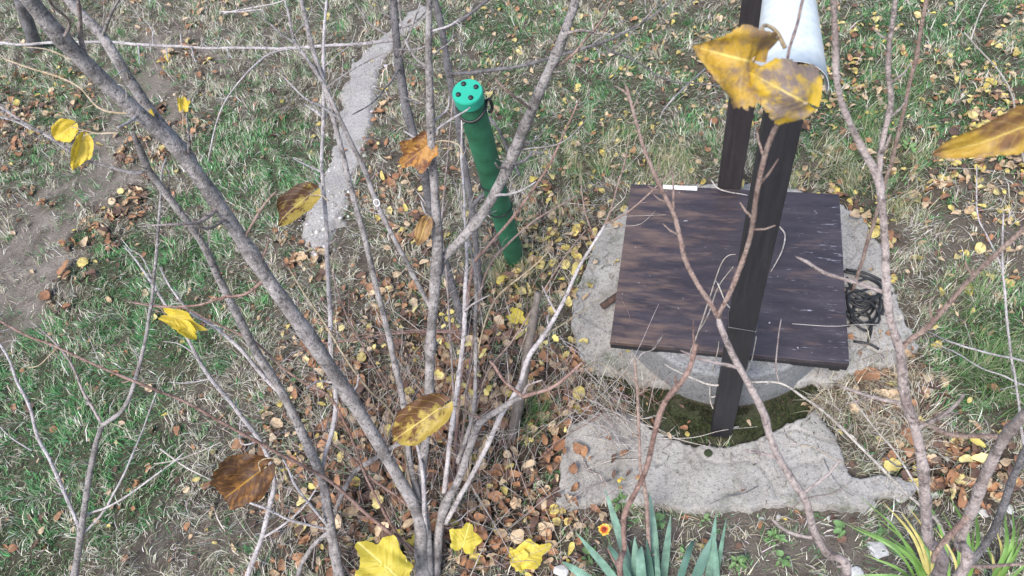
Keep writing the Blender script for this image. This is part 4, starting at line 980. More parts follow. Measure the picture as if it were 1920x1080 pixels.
R2 = thing('bare_sapling', (P(1787, 1080, 1.95)[0] + .02, P(1787, 1080, 1.95)[1] - .10, 0), 'thick pinkish sapling bending out of the lower right edge', 'sapling')
r2 = limb(R2, [(1788, 1095), (1798, 1010), (1827, 941), (1852, 880), (1880, 819), (1922, 774), (1970, 725)], [27, 27, 29, 27, 26, 26, 25], [1.98, 2.05, 2.14, 2.22, 2.3, 2.4, 2.48], M['bark_pink'], name='trunk', drop=(.02, -.10), spurs=2, knob=.09)
limb(R2, [(1876, 820), (1827, 817), (1774, 812), (1746, 798), (1706, 782)], [15, 14, 12, 9, 6], [2.25, 2.2], M['bark_brown'], r2, 'twig')
limb(R2, [(1822, 955), (1790, 992), (1760, 1025), (1748, 1055)], [17, 16, 14, 14], [2.08, 2.02], M['bark_brown'], r2, 'twig')
limb(R2, [(1800, 1075), (1850, 1062), (1900, 1058), (1960, 1055)], [12, 10, 8, 7], [2.0, 2.0], M['bark_brown'], r2, 'twig')

R3 = thing('bare_sapling', (P(1815, 1062, .9)[0], P(1815, 1062, .9)[1] - .05, 0), 'dark grey stem behind the thick pinkish sapling', 'sapling')
limb(R3, [(1808, 1072), (1860, 1005), (1880, 958), (1897, 905), (1917, 860), (1945, 790)], [17, 19, 18, 18, 18, 17], [.9, 1.05, 1.15, 1.26, 1.36, 1.5], M['bark_dark'], name='trunk', drop=(-.02, -.05))
R4 = thing('bare_sapling', foot(1935, 880), 'thin bare twig standing upright near the right edge', 'sapling')
r4 = limb(R4, [(1935, 885), (1918, 825), (1911, 762), (1902, 700), (1892, 640), (1884, 560), (1880, 470), (1882, 400)], [7, 7, 6, 6, 6, 6, 5, 4], [0, .2, .38, .55, .7, .85, .98, 1.08], M['bark_light'], name='trunk', spurs=5)
limb(R4, [(1880, 505), (1850, 440), (1833, 400), (1831, 311)], [5, 4, 4, 3], [1.0, 1.1], M['bark_light'], r4, 'twig', spurs=3)
R5 = thing('bare_sapling', foot(1920, 330), 'thin white twig bending at the upper right corner', 'sapling')
r5 = limb(R5, [(1925, 330), (1908, 240), (1896, 178), (1873, 133), (1833, 89), (1808, 60)], [5, 5, 5, 5, 4, 3], [0, .3, .5, .65, .8, .9], M['dry_stalk'], name='trunk', spurs=3)
limb(R5, [(1820, 75), (1838, 24), (1862, -15)], [4, 4, 3], [.95], M['dry_stalk'], r5, 'twig')
R6 = thing('bramble_shoots', foot(1960, 690), 'pale arching shoot over the green grass at the right edge', 'shrub')
limb(R6, [(1965, 692), (1920, 677), (1870, 666), (1830, 656), (1775, 638), (1740, 622)], [5, 5, 5, 5, 4, 3], [0, .18, .28, .32, .26, .12], M['bark_light'], spurs=3)
limb(R6, [(1965, 735), (1920, 722), (1880, 705), (1840, 690), (1790, 660), (1745, 640)], [4, 4, 4, 3, 3, 2], [0, .14, .2, .2, .15, .05], M['bark_light'])

S1 = thing('bare_sapling', (P(1579, 1080, 1.8)[0] - .05, P(1579, 1080, 1.8)[1] - .08, 0), 'long slender sapling forking in front of the dark well post', 'sapling')
s1 = limb(S1, [(1586, 1092), (1547, 1031), (1523, 986), (1507, 935), (1486, 905), (1458, 860), (1441, 815), (1432, 776), (1404, 718), (1374, 662), (1346, 595)], [22, 21, 20, 19, 19, 19, 18, 18, 17, 16, 16], [1.78, 1.86, 1.91, 1.97, 2.0, 2.05, 2.1, 2.13, 2.18, 2.23, 2.29], M['bark_pink'], name='trunk', drop=(-.05, -.08), spurs=4)
s1l = limb(S1, [(1345, 597), (1328, 565), (1305, 530), (1285, 488), (1275, 440), (1264, 398), (1253, 378), (1229, 329), (1207, 275), (1195, 231), (1184, 191), (1172, 155)], [12, 12, 12, 12, 12, 12, 11, 11, 10, 9, 9, 7], [2.36, 2.43, 2.48], M['bark_brown'], s1, spurs=8)
limb(S1, [(1184, 190), (1172, 172), (1157, 163)], [7, 6, 4], [2.48], M['bark_brown'], s1l, 'twig')
limb(S1, [(1262, 395), (1263, 350), (1260, 318)], [7, 5, 4], [2.42], M['bark_brown'], s1l, 'twig')
s1r = limb(S1, [(1347, 595), (1370, 545), (1398, 470), (1410, 420), (1420, 350), (1442, 275), (1465, 220)], [13, 13, 13, 13, 13, 14, 13], [2.4, 2.55, 2.66], M['bark_brown'], s1, spurs=4)
limb(S1, [(1378, 697), (1330, 678), (1300, 668), (1276, 657)], [9, 9, 8, 6], [2.22, 2.23], M['bark_pink'], s1, 'twig', spurs=1)
limb(S1, [(1452, 858), (1420, 848), (1390, 841)], [9, 8, 6], [2.05], M['bark_pink'], s1, 'twig')
limb(S1, [(1506, 930), (1526, 909), (1554, 889), (1576, 861)], [8, 7, 7, 5], [2.0, 2.03], M['bark_pink'], s1, 'twig')
limb(S1, [(1524, 1010), (1496, 1004), (1469, 993), (1445, 971)], [9, 9, 8, 6], [1.88, 1.9], M['bark_pink'], s1, 'twig')
S1b = thing('bare_sapling', (P(1490, -10, 2.3)[0] + .7, P(1490, -10, 2.3)[1] - .9, 0), 'brown shoot with twin dry leaves hanging over the zinc hood', 'sapling')
hs = limb(S1b, [(1790, -330), (1640, -220), (1545, -110), (1510, -10), (1495, 45), (1480, 92), (1476, 118)], [12, 10, 9, 8, 8, 8, 7], [2.2, 2.4, 2.55, 2.66, 2.69, 2.7, 2.7], M['bark_brown'], drop=(.2, -.1))
S2 = thing('bare_sapling', (P(1167, 1080, 1.9)[0], P(1167, 1080, 1.9)[1] - .1, 0), 'reddish cut shoot rising in front of the concrete slab', 'sapling')
limb(S2, [(1165, 1095), (1171, 1027), (1172, 970), (1192, 925), (1212, 880), (1226, 815), (1245, 758), (1287, 701), (1304, 645)], [15, 14, 14, 13, 13, 14, 15, 13, 12], [1.9, 1.96, 2.02, 2.07, 2.12, 2.2, 2.26, 2.34, 2.4], M['bark_red'], name='trunk', drop=(0, -.1), spurs=4, blunt=True)
S3 = thing('rose_stem', foot(1222, 1110), 'dry thorny upright stem beside the concrete slab', 'shrub')
s3 = limb(S3, [(1223, 1115), (1219, 1060), (1214, 966), (1208, 917), (1200, 868), (1198, 783), (1194, 721), (1189, 670)], [11, 11, 11, 10, 8, 8, 7, 5], [0, .1, .26, .35, .44, .6, .72, .82], M['bark_brown'], name='stem', spurs=16)
limb(S3, [(1190, 680), (1205, 662), (1225, 655), (1243, 628)], [5, 4, 4, 3], [.84, .88], M['bark_grey'], s3, 'twig', spurs=4)
limb(S3, [(1192, 700), (1178, 680), (1186, 655)], [4, 3, 3], [.82], M['bark_grey'], s3, 'twig', spurs=2)

VN = thing('dry_vine', foot(1650, 1000), 'long pale dry vine arching in front of the well ring', 'vine')
v1 = limb(VN, [(1790, 1060), (1762, 986), (1722, 946), (1681, 905), (1648, 872), (1595, 820), (1550, 776), (1510, 746), (1460, 718), (1405, 716)], [9, 8, 8, 8, 7, 7, 6, 6, 5, 5], [0, .15, .28, .38, .45, .5, .52, .52, .5, .48], M['dry_stalk'], name='stem', spurs=5)
limb(VN, [(1405, 717), (1340, 722), (1300, 710), (1262, 692), (1245, 682)], [5, 5, 5, 4, 3], [.45, .4], M['dry_stalk'], v1, 'stem')
limb(VN, [(1735, 940), (1681, 852), (1640, 803), (1588, 733)], [6, 5, 5, 4], [.2, .25, .3], M['dry_stalk'], name='stem', spurs=2)
limb(VN, [(1526, 750), (1540, 735), (1552, 722)], [5, 4, 3], [.5], M['dry_tan'], v1, 'twig')
limb(VN, [(1460, 718), (1455, 690), (1458, 640), (1465, 598)], [4, 4, 4, 3], [.55, .6], M['bark_pink'], v1, 'twig')
VP_ = thing('dry_vine', (FB[0], FB[1], 0), 'thin white creeper twining up the dark front well post', 'vine')
for tr, zz in (([(1385, 800), (1370, 800), (1348, 782), (1332, 750), (1334, 700), (1345, 660), (1348, 640)], [.03, .08, .15, .3, .5]), ([(1334, 745), (1370, 732), (1395, 702), (1408, 680), (1418, 630)], [.22, .35, .62]),
               ([(1292, 668), (1310, 620), (1330, 560), (1350, 500), (1364, 480), (1380, 477)], [.36, .7, .95, 1.05]), ([(1310, 620), (1328, 590), (1346, 540), (1375, 500)], [.5, .8, 1.0]), ([(1345, 530), (1362, 570), (1382, 588)], [.9, .8]),
               ([(1462, 425), (1472, 440), (1466, 470), (1445, 510)], [.36, .36, .34]), ([(1333, 337), (1345, 352), (1368, 360), (1402, 366)], [.40, .37, .35])):
    limb(VP_, tr, [4, 3.5, 2.5], zz, M['dry_stalk'], name='stem')

# --- small sapling, lower left
L = thing('bare_sapling', foot(118, 1200), 'small forked bare sapling on the green lawn at lower left', 'sapling')
l1 = limb(L, [(118, 1200), (138, 1085), (150, 1015), (160, 950), (170, 880), (182, 822), (192, 797)], [20, 17, 16, 15, 14, 13, 12], [0, .3, .5, .66, .82, .96, 1.02], M['bark_grey'], name='trunk', spurs=3)
limb(L, [(192, 797), (225, 775), (245, 740), (257, 705), (272, 645), (281, 580), (289, 530), (295, 450), (300, 375), (303, 325), (312, 295)], [11, 11, 10, 10, 9, 8, 8, 7, 6, 5, 4], [1.15, 1.35, 1.5, 1.6], M['bark_grey'], l1, spurs=6)
limb(L, [(190, 795), (160, 742), (135, 685), (100, 640), (55, 600)], [8, 7, 6, 5, 3], [1.15, 1.25], M['bark_pink'], l1, spurs=4)
limb(L, [(150, 995), (120, 922), (95, 866), (70, 820), (55, 760), (35, 720), (20, 680), (0, 645), (-15, 620)], [10, 9, 9, 8, 8, 7, 6, 6, 5], [.75, .95, 1.1], M['bark_light'], l1, spurs=5)
limb(L, [(153, 1005), (185, 970), (220, 915), (250, 850), (270, 800), (296, 728)], [7, 6, 6, 5, 4, 3], [.7, .9], M['bark_light'], l1, spurs=1)
limb(L, [(152, 990), (165, 965), (200, 952), (245, 925), (285, 895), (320, 870), (346, 847)], [7, 7, 6, 5, 5, 4, 3], [.7, .85], M['bark_light'], l1, spurs=1)
limb(L, [(300, 842), (340, 870), (372, 888), (396, 900)], [5, 5, 4, 4], [.8, .78], M['dry_stalk'], name='twig')
limb(L, [(290, 870), (340, 860), (380, 845), (415, 828)], [4, 4, 3, 2], [.6, .6], M['dry_stalk'], name='twig')
limb(L, [(60, 845), (20, 820), (-10, 790)], [4, 3, 3], [.9], M['bark_light'], l1, 'twig')
limb(L, [(52, 690), (75, 683), (105, 655)], [4, 3, 2], [1.1], M['dry_tan'], l1, 'twig')

side_twigs((K, L), 2.2, .05, .16)
side_twigs((R4, R5, S3, VN, R6), 3.0, .04, .12)
# ------------------------------------------------------------------ leaves still hanging on the twigs
def big_leaf(name, base, tip, z0, z1, wid, mat, root, roll=0.0, fold=.3, curl=.15, stalk=None, lobed=False, seed=0, side=(1, 1), label=None, wave=.05):
    """heart-shaped toothed leaf from its stalk end to its tip"""
    r = np.random.default_rng(seed)
    b, t = P(*base, z0), P(*tip, z1); Ln = np.linalg.norm(t - b); ax_ = (t - b) / Ln
    c = np.array([0, 0, CAM_H]) - (b + t) / 2; nrm = c - c.dot(ax_) * ax_; nrm /= np.linalg.norm(nrm)
    cr = np.cross(nrm, ax_)
    if roll: nrm, cr = nrm * math.cos(roll) + cr * math.sin(roll), cr * math.cos(roll) - nrm * math.sin(roll)
    dmid = depth((base[0] + tip[0]) / 2, (base[1] + tip[1]) / 2, (z0 + z1) / 2); hw = wid / 2 * dmid / FPX
    V = []; UV = []; Fc = []
    ph = r.uniform(0, 6.28, 8); am = r.uniform(.6, 1.2, 4)
    def sheet(al, xr, s, tt):          # al along, xr across (metres) -> bent, crumpled surface
        q_ = abs(xr) / hw
        z_ = fold * hw * q_ ** 1.3 - curl * Ln * ((s - .3) ** 2 * 1.5) + wave * 2.4 * hw * q_ ** 2 * math.sin(9 * s + ph[1] + (2 if tt > 0 else 0))
        z_ += .07 * hw * (math.sin(7 * s + 3 * tt + ph[3]) * am[0] + math.sin(11 * tt * q_ - 5 * s + ph[4]) * am[1]) + .03 * hw * math.cos(40 * (s - .45 * q_))
        k_ = 1 - .18 * abs(fold) * q_
        return b + ax_ * al + cr * xr * k_ + nrm * z_
    if lobed:
        rings, na_ = 7, 72; c0 = .30
        for j in range(rings + 1):
            for i in range(na_):
                th = 2 * math.pi * i / na_; f = j / rings           # 0 = towards the tip, pi = stalk
                thd = math.atan2(math.sin(th), math.cos(th)); ad = abs(thd)
                rr_ = .43 + .30 * math.exp(-(ad / .40) ** 2) + .24 * math.exp(-((ad - 1.2) / .38) ** 2) + .14 * math.exp(-((ad - 2.2) / .38) ** 2) - .22 * math.exp(-((ad - math.pi) / .22) ** 2)
                rr_ *= 1 + .05 * math.sin(3 * thd + ph[0]) + .035 * math.sin(13 * thd + ph[5]) + .02 * math.sin(31 * thd + ph[6])
                al = (c0 + rr_ * f * math.cos(thd)) * Ln; xr = rr_ * f * math.sin(thd) * hw * 1.5
                s = al / Ln; tt = max(-1, min(1, xr / hw)); V.append(sheet(al, xr * (side[0] if xr < 0 else side[1]), s, tt)); UV.append((s, .5 + .5 * tt))
        for j in range(rings):
            for i in range(na_):
                a = j * na_ + i; a2 = j * na_ + (i + 1) % na_
                Fc.append((a, a2, a2 + na_, a + na_) if j else (a, a2 + na_, a + na_))
    else:
        rows, cols = 40, 15
        for i in range(rows + 1):
            s = i / rows
            w = (1 - (1 - min(1, s / .30)) ** 2.2) ** .6 * (1 - max(0, (s - .28) / .72) ** 1.9) if s > 0 else 0.05
            wl = max(.015, w * (1 + .035 * r.normal() + .07 * math.sin(13 * s + ph[2]))); wr = max(.015, w * (1 + .035 * r.normal() + .08 * math.sin(11 * s + ph[5])))
            for j in range(cols):
                tt = -1 + 2 * j / (cols - 1); q_ = abs(tt); w_ = wl if tt < 0 else wr
                al = s * Ln - .22 * Ln * q_ ** 2 * max(0, 1 - s) ** 3 + .04 * Ln * q_ * math.sin(9 * s + ph[0])
                V.append(sheet(al, tt * w_ * hw * (side[0] if tt < 0 else side[1]), s, tt)); UV.append((s, .5 + .5 * tt))
        for i in range(rows):
            for j in range(cols - 1):
                a = i * cols + j; Fc.append((a, a + 1, a + cols + 1, a + cols))
    o = mesh_obj(name, V, Fc, mat, root, True, root.location, UV)
    if label: o['label'] = label
    if stalk:
        pts = [b + ax_ * Ln * .04] + [P(a_, c_, zz_) for a_, c_, zz_ in stalk]
        pts = catmull(pts, .006); rs = .0016 * max(.7, min(1.4, hw / .035))
        tube('stalk', pts, np.linspace(rs * .8, rs * 1.25, len(pts)), M['dry_tan'], o, 6, root.location)
    return o
LM = lambda i, *a, **k: leaf_mat('hanging_leaf_%d' % i, *a, **k)
big_leaf('leaf', (1414, 116), (1318, 92), 2.70, 2.73, 180, LM(1, (.46, .28, .035), (.22, .14, .075), .15, .05), S1b, fold=.8, curl=.5, wave=.12, stalk=[(1425, 75, 2.715), (1432, 48, 2.72), (1455, 58, 2.71), (1472, 90, 2.70)], seed=1, side=(.75, 1.15), label='large grey-brown and yellow leaf')
big_leaf('leaf', (1518, 196), (1412, 140), 2.69, 2.72, 135, LM(2, (.54, .35, .03), (.21, .155, .125), .18, .06), S1, fold=-.6, curl=.7, wave=.12, stalk=[(1490, 196, 2.68), (1468, 220, 2.66)], seed=2, side=(1.05, .9), label='grey-brown leaf with bright yellow rim')
big_leaf('leaf', (1955, 226), (1766, 297), 2.72, 2.70, 108, LM(3, (.42, .26, .035), (.20, .105, .045), .20, -.05), R_, fold=.7, curl=.4, wave=.12, stalk=[(1975, 190, 2.72), (2000, 100, 2.72)], seed=3, side=(1.1, .7), roll=.3, label='blurred yellow leaf at the right edge')
big_leaf('leaf', (134, 236), (97, 262), 2.0, 1.98, 46, LM(4, YEL, BRN, -.12, 0), D, fold=.5, curl=.3, stalk=[(160, 245, 2.0), (185, 250, 2.0), (222, 249, 2.0)], seed=4)
big_leaf('leaf', (156, 262), (140, 320), 1.98, 1.93, 42, LM(5, YEL, BRN, -.12, 0), D, fold=.55, curl=.3, stalk=[(162, 253, 2.0), (185, 250, 2.0), (222, 249, 2.0)], seed=5, roll=.3)
big_leaf('leaf', (580, 364), (508, 424), 1.42, 1.36, 62, LM(6, (.40, .29, .06), (.10, .045, .022), .40, -.42), D, fold=.5, curl=.45, stalk=[(600, 366, 1.44), (615, 376, 1.44)], seed=6, roll=-.3, wave=.14, label='half yellow half dark brown leaf')
big_leaf('leaf', (806, 268), (748, 314), 1.55, 1.5, 78, LM(7, (.45, .22, .05), (.15, .062, .03), .20, 0, vein=(.42, .22, .07)), A, fold=.5, curl=.4, stalk=[(830, 264, 1.56), (858, 270, 1.56), (868, 290, 1.55)], seed=7, lobed=True, label='dark red-brown curled leaf')
big_leaf('leaf', (800, 413), (782, 464), 1.3, 1.25, 32, LM(8, (.32, .18, .06), (.17, .085, .035), .15, 0), A, fold=.4, curl=.3, stalk=[(806, 405, 1.31)], seed=8)
big_leaf('leaf', (308, 588), (374, 615), 1.2, 1.17, 44, LM(9, (.60, .44, .04), (.20, .10, .03), -.06, 0), D, fold=.7, curl=.5, stalk=[(300, 578, 1.22), (285, 570, 1.25)], seed=9, lobed=True)
big_leaf('leaf', (340, 608), (368, 636), 1.18, 1.13, 32, LM(10, (.60, .46, .04), (.20, .10, .03), -.06, 0), D, fold=.7, curl=.4, seed=10)
big_leaf('leaf', (492, 880), (398, 952), .98, .92, 112, LM(11, (.24, .11, .03), (.09, .04, .016), .24, 0, vein=(.42, .22, .03)), D2, fold=.7, curl=.6, wave=.12, stalk=[(485, 868, 1.0), (498, 860, 1.0), (525, 861, .98), (534, 880, .9), (545, 910, .7), (570, 935, .6)], seed=11, side=(1.1, .8), label='large dark brown curled leaf')
big_leaf('leaf', (826, 764), (720, 838), 1.02, .96, 92, LM(12, (.40, .29, .06), (.13, .06, .025), .34, -.32), A, fold=.6, curl=.6, wave=.10, stalk=[(845, 762, 1.0), (862, 765, .95), (895, 778, .8)], seed=12, side=(.95, .8), label='dull yellow leaf with brown upper edge')
big_leaf('leaf', (343, 206), (345, 178), 2.05, 2.06, 27, LM(13, YEL, BRN, -.14, 0), A, fold=.5, curl=.3, stalk=[(343, 225, 2.05), (341, 246, 2.05)], seed=13, lobed=True)
big_leaf('leaf', (282, 214), (256, 196), 1.95, 1.95, 18, LM(14, YEL, BRN, -.2, 0), A, fold=.3, seed=14)
ylm = [LM(20 + k, (.52, .42, .045), (.38, .24, .04), .0, 0, vein=(.72, .64, .20), spots=.35) for k in range(2)]
# bright yellow lobed leaves low in the shrub
big_leaf('leaf', (748, 1085), (668, 1015), .30, .36, 105, ylm[0], LR, fold=.15, curl=.15, lobed=True, seed=21, label='large bright yellow lobed leaf', stalk=[(760, 1100, .28), (790, 1090, .2)])
big_leaf('leaf', (712, 1100), (758, 1056), .28, .32, 66, ylm[1], LR, fold=.2, curl=.15, lobed=True, seed=22, stalk=[(700, 1125, .2), (740, 1120, .1)])
big_leaf('leaf', (866, 1030), (880, 980), .26, .30, 66, ylm[0], RS, fold=.18, curl=.15, lobed=True, seed=23, label='bright yellow lobed leaf beside the trunk', stalk=[(862, 1042, .25), (840, 1050, .15)])
for k, (bx_, tp, w_) in enumerate((((965, 1052), (1030, 1024), 60), ((985, 1062), (958, 1030), 44), ((955, 585), (985, 605), 34), ((990, 592), (1000, 612), 20), ((770, 1008), (790, 1040), 40))):
    pz = P(*bx_, .05); rt = thing('yellow_leaf', pz, ['crumpled yellow leaf in the litter right of the trunk foot', 'small folded yellow leaf beside the crumpled one in the litter', 'yellow leaf lying beside the wooden stake top', 'tiny yellow leaf against the wooden stake', 'yellow leaf caught left of the middle trunk foot'][k], 'leaf')
    big_leaf('blade', bx_, tp, .05, .09, w_, LM(30 + k, (.66, .52, .07), (.45, .28, .08), -.05, 0, vein=(.7, .6, .25), spots=.3), rt, fold=.5, curl=.5, lobed=True, seed=40 + k)
# small yellow leaves among the stems
small = [leaf_shape(8, .34, .3, -.2, .3, 300 + k) for k in range(4)]
sml = []
for LV, LT in small:
    me = bpy.data.meshes.new('leaf'); me.from_pydata(LV.tolist(), [], LT.tolist()); me.polygons.foreach_set('use_smooth', [True] * len(me.polygons)); me.materials.append(M['fallen yellow']); sml.append(me)
for k, (lx, ly) in enumerate([(828, 590), (838, 598), (850, 600), (832, 612), (845, 585), (858, 612), (826, 640), (840, 648), (822, 700), (870, 725), (882, 735), (864, 748), (912, 735), (918, 728), (905, 668), (877, 645), (910, 660), (1042, 634), (1022, 643), (972, 630), (990, 618), (848, 705), (826, 705), (862, 660), (880, 690), (895, 705), (858, 770), (1175, 660), (735, 655), (640, 615)]):
    hz_ = random.uniform(.12, .4); o = link(bpy.data.objects.new('leaf', sml[k % 4])); o.parent = RS
    p = P(lx, ly, hz_) - np.array(RS.location); o.location = p; s_ = random.uniform(.03, .05); o.scale = (s_,) * 3; o.rotation_euler = (random.uniform(-.6, .6), random.uniform(-.6, .6), random.uniform(0, 6.28))

# ------------------------------------------------------------------ plants in front
def strap(name, root, base, tip, wid, z1, mat, bend=.3, droop=0.0, twist=0.0, zmid=None):
    """sword leaf with a keel"""
    b = P(*base, 0); b[2] = -.01; t = P(*tip, z1)
    mid = (b + t) / 2 + np.array([0, 0, bend * np.linalg.norm(t - b) * .35])
    pts = catmull([b, mid, t] + ([t + (t - b) * .12 + np.array([0, 0, -droop])] if droop else []), .02); n = len(pts)
    tan = np.gradient(pts, axis=0); tan /= np.linalg.norm(tan, axis=1)[:, None]
    V = []; Fc = []
    for i in range(n):
        s = i / (n - 1); w = wid / 2 * (1 - max(0, (s - .45) / .55) ** 2.2) * (.8 + .2 * min(1, s * 4)); w = max(w, .0006)
        c = np.array([0, 0, CAM_H]) - pts[i]; sd = np.cross(tan[i], c); sd /= np.linalg.norm(sd); nm_ = np.cross(sd, tan[i])
        a = twist * (s - .3) + .3; sd2 = sd * math.cos(a) + nm_ * math.sin(a); nm2 = nm_ * math.cos(a) - sd * math.sin(a)
        V += [pts[i] - sd2 * w + nm2 * w * .16, pts[i] - nm2 * w * .06, pts[i] + sd2 * w + nm2 * w * .16]
    for i in range(n - 1):
        for j in (0, 1): a = i * 3 + j; Fc.append((a, a + 1, a + 4, a + 3))
    return mesh_obj(name, V, Fc, mat, root, True, root.location)
I1 = thing('iris_plant', foot(1190, 1120), 'clump of broad blue-green sword leaves left of the thorny stem', 'plant')
I2 = thing('iris_plant', foot(1230, 1125), 'tall blue-green sword leaves just right of the thorny stem', 'plant')
I3 = thing('iris_plant', foot(1310, 1125), 'blue-green sword leaves in front of the slab at bottom centre', 'plant')
for root, base, tip, w_, z1, mt, bd, tw, dr in (
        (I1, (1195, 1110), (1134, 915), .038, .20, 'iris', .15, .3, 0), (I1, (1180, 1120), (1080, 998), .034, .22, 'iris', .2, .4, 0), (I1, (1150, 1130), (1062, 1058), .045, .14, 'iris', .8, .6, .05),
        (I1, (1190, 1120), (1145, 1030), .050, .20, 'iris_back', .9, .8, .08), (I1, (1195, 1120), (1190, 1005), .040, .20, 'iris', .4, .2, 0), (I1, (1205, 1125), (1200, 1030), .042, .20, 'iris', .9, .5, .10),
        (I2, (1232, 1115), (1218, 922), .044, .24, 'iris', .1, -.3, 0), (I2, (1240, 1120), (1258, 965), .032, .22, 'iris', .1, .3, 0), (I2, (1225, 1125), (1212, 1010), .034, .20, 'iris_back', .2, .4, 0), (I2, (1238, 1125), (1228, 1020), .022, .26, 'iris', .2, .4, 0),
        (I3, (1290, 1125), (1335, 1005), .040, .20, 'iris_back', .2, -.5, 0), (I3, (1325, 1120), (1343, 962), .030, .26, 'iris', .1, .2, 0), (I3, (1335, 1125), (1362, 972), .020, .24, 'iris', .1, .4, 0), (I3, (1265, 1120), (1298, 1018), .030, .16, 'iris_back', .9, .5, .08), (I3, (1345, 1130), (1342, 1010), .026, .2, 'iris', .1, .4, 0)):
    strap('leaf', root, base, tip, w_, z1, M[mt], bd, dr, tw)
D1p = thing('daylily_clump', foot(1740, 1110), 'clump of narrow arching green leaves below the forked sapling', 'plant')
D2p = thing('daylily_clump', foot(1800, 1125), 'narrow green and yellow leaves between the two right saplings', 'plant')
D3p = thing('daylily_clump', foot(1850, 1120), 'narrow yellowing leaves at the bottom right corner', 'plant')
for root, bx0, tips in ((D1p, (1745, 1112), [(1612, 930), (1600, 985), (1640, 965), (1655, 940), (1602, 1078), (1665, 1005), (1650, 1010), (1690, 960), (1620, 1040), (1600, 990), (1720, 1000), (1700, 945)]),
                        (D2p, (1795, 1125), [(1780, 930), (1745, 950), (1768, 960), (1760, 1000), (1800, 985), (1830, 965), (1825, 1000), (1785, 1000)]),
                        (D3p, (1850, 1125), [(1898, 955), (1885, 975), (1912, 980), (1870, 1000), (1925, 1000), (1845, 1010), (1900, 1030), (1860, 1040), (1930, 1050)])):
    for k, tp in enumerate(tips):
        strap('leaf', root, (bx0[0] + random.uniform(-16, 16), bx0[1] + random.uniform(-8, 8)), tp, random.uniform(.010, .017), random.uniform(.08, .20), M['lily_y'] if k % 4 == 3 else M['lily'], random.uniform(.5, 1.1), random.choice([0, .03]), random.uniform(-.6, .6))

# orange flower with bud
FLW = thing('orange_flower', foot(1150, 1075), 'orange and yellow daisy-like flower on a thin stem left of the iris', 'flower')
fc = P(1133, 993, .20)
tube('stem', catmull([np.array(foot(1150, 1075)), P(1150, 1040, .08), P(1140, 1008, .16), fc], .015), .0022, M['weed'], FLW, 6, FLW.location)
tube('stem', catmull([np.array(foot(1165, 1000)), P(1168, 960, .08), P(1164, 925, .14), P(1161, 903, .19)], .015), .002, M['weed'], FLW, 6, FLW.location)
def blob(name, c, r, mat, root, sq=.7):
    bm = bmesh.new(); bmesh.ops.create_icosphere(bm, subdivisions=2, radius=r)
    for v in bm.verts: v.co *= 1 + random.uniform(-.08, .08); v.co.z *= sq
    for v in bm.verts: v.co += Vector(c) - root.location
    return bm_obj(name, bm, mat, root, True)
blob('flower_centre', fc + [0, 0, .004], .009, M['eye'], FLW)
blob('bud', P(1161, 901, .195), .008, M['petal_y'], FLW); 
for k in range(12):
    a = 2 * math.pi * k / 12 + random.uniform(-.1, .1); r1_, r2_ = random.uniform(.014, .017), random.uniform(.021, .026)
    ca, sa = math.cos(a), math.sin(a); up = random.uniform(.001, .008)
    def pt_(r, w, z): return [fc + np.array([r * ca - w * sa, r * sa + w * ca, z]), fc + np.array([r * ca + w * sa, r * sa - w * ca, z])]
    V = pt_(.006, .0025, 0) + pt_(r1_, .0055, up); pe = mesh_obj('petal', V, [(0, 1, 3, 2)], M['petal'], FLW, True, FLW.location)
    V = pt_(r1_, .0055, up) + pt_(r2_, .004, up + .001); mesh_obj('petal_tip', V, [(0, 1, 3, 2)], M['petal_y'], pe, True, FLW.location)

# leafy weeds
def weed(px, py, sc, label, n=9, grow=.05, mat='weed'):
    rt = thing('weed', foot(px, py), label, 'weed', 'leafy weeds'); c = np.array(rt.location)
    for k in range(n):
        a = random.uniform(0, 6.28); L_ = sc * random.uniform(.5, 1.1); h = grow * random.uniform(.3, 1.3); r0 = random.uniform(0, sc * .5)
        LV, LT = LEAVES[k % len(LEAVES)]
        key = ('weed', k % len(LEAVES), mat)
        if key not in leaf_meshes:
            me = bpy.data.meshes.new('leaf'); me.from_pydata(LV.tolist(), [], LT.tolist()); me.polygons.foreach_set('use_smooth', [True] * len(me.polygons)); me.materials.append(M[mat]); leaf_meshes[key] = me
        o = link(bpy.data.objects.new('leaf', leaf_meshes[key])); o.parent = rt
        o.location = (math.cos(a) * (r0 + L_ * .4), math.sin(a) * (r0 + L_ * .4), h); o.scale = (L_,) * 3; o.rotation_euler = (random.uniform(-.3, .3), random.uniform(-.5, .2), a)
for a in ((1450, 1015, .04, 'small round-leaved weed in front of the slab, below the bent sapling twig', 12), (1465, 1050, .04, 'low weed at the bottom edge under the slender sapling', 9), (1105, 1045, .05, 'pale green weed left of the iris clump', 9), (1165, 945, .045, 'green weed at the slab edge below the flower bud', 14),
          (1240, 985, .04, 'small weed between the sword leaves', 8), (1280, 1045, .035, 'small weed behind the curled iris leaf', 6), (1380, 1060, .045, 'light green weed right of the iris leaves', 10), (855, 1040, .035, 'tiny green weed under the bright yellow lobed leaf', 6), (1580, 1000, .045, 'round-leaved weed left of the narrow arching leaves', 7), (1650, 1000, .05, 'grey-green weed below the slab tip', 6), (1700, 290, .05, 'bright green weed in the grass behind the cable heap', 5), (1320, 985, .03, 'tiny weed at the front edge of the slab', 6)):
    weed(*a[:4], n=a[4])

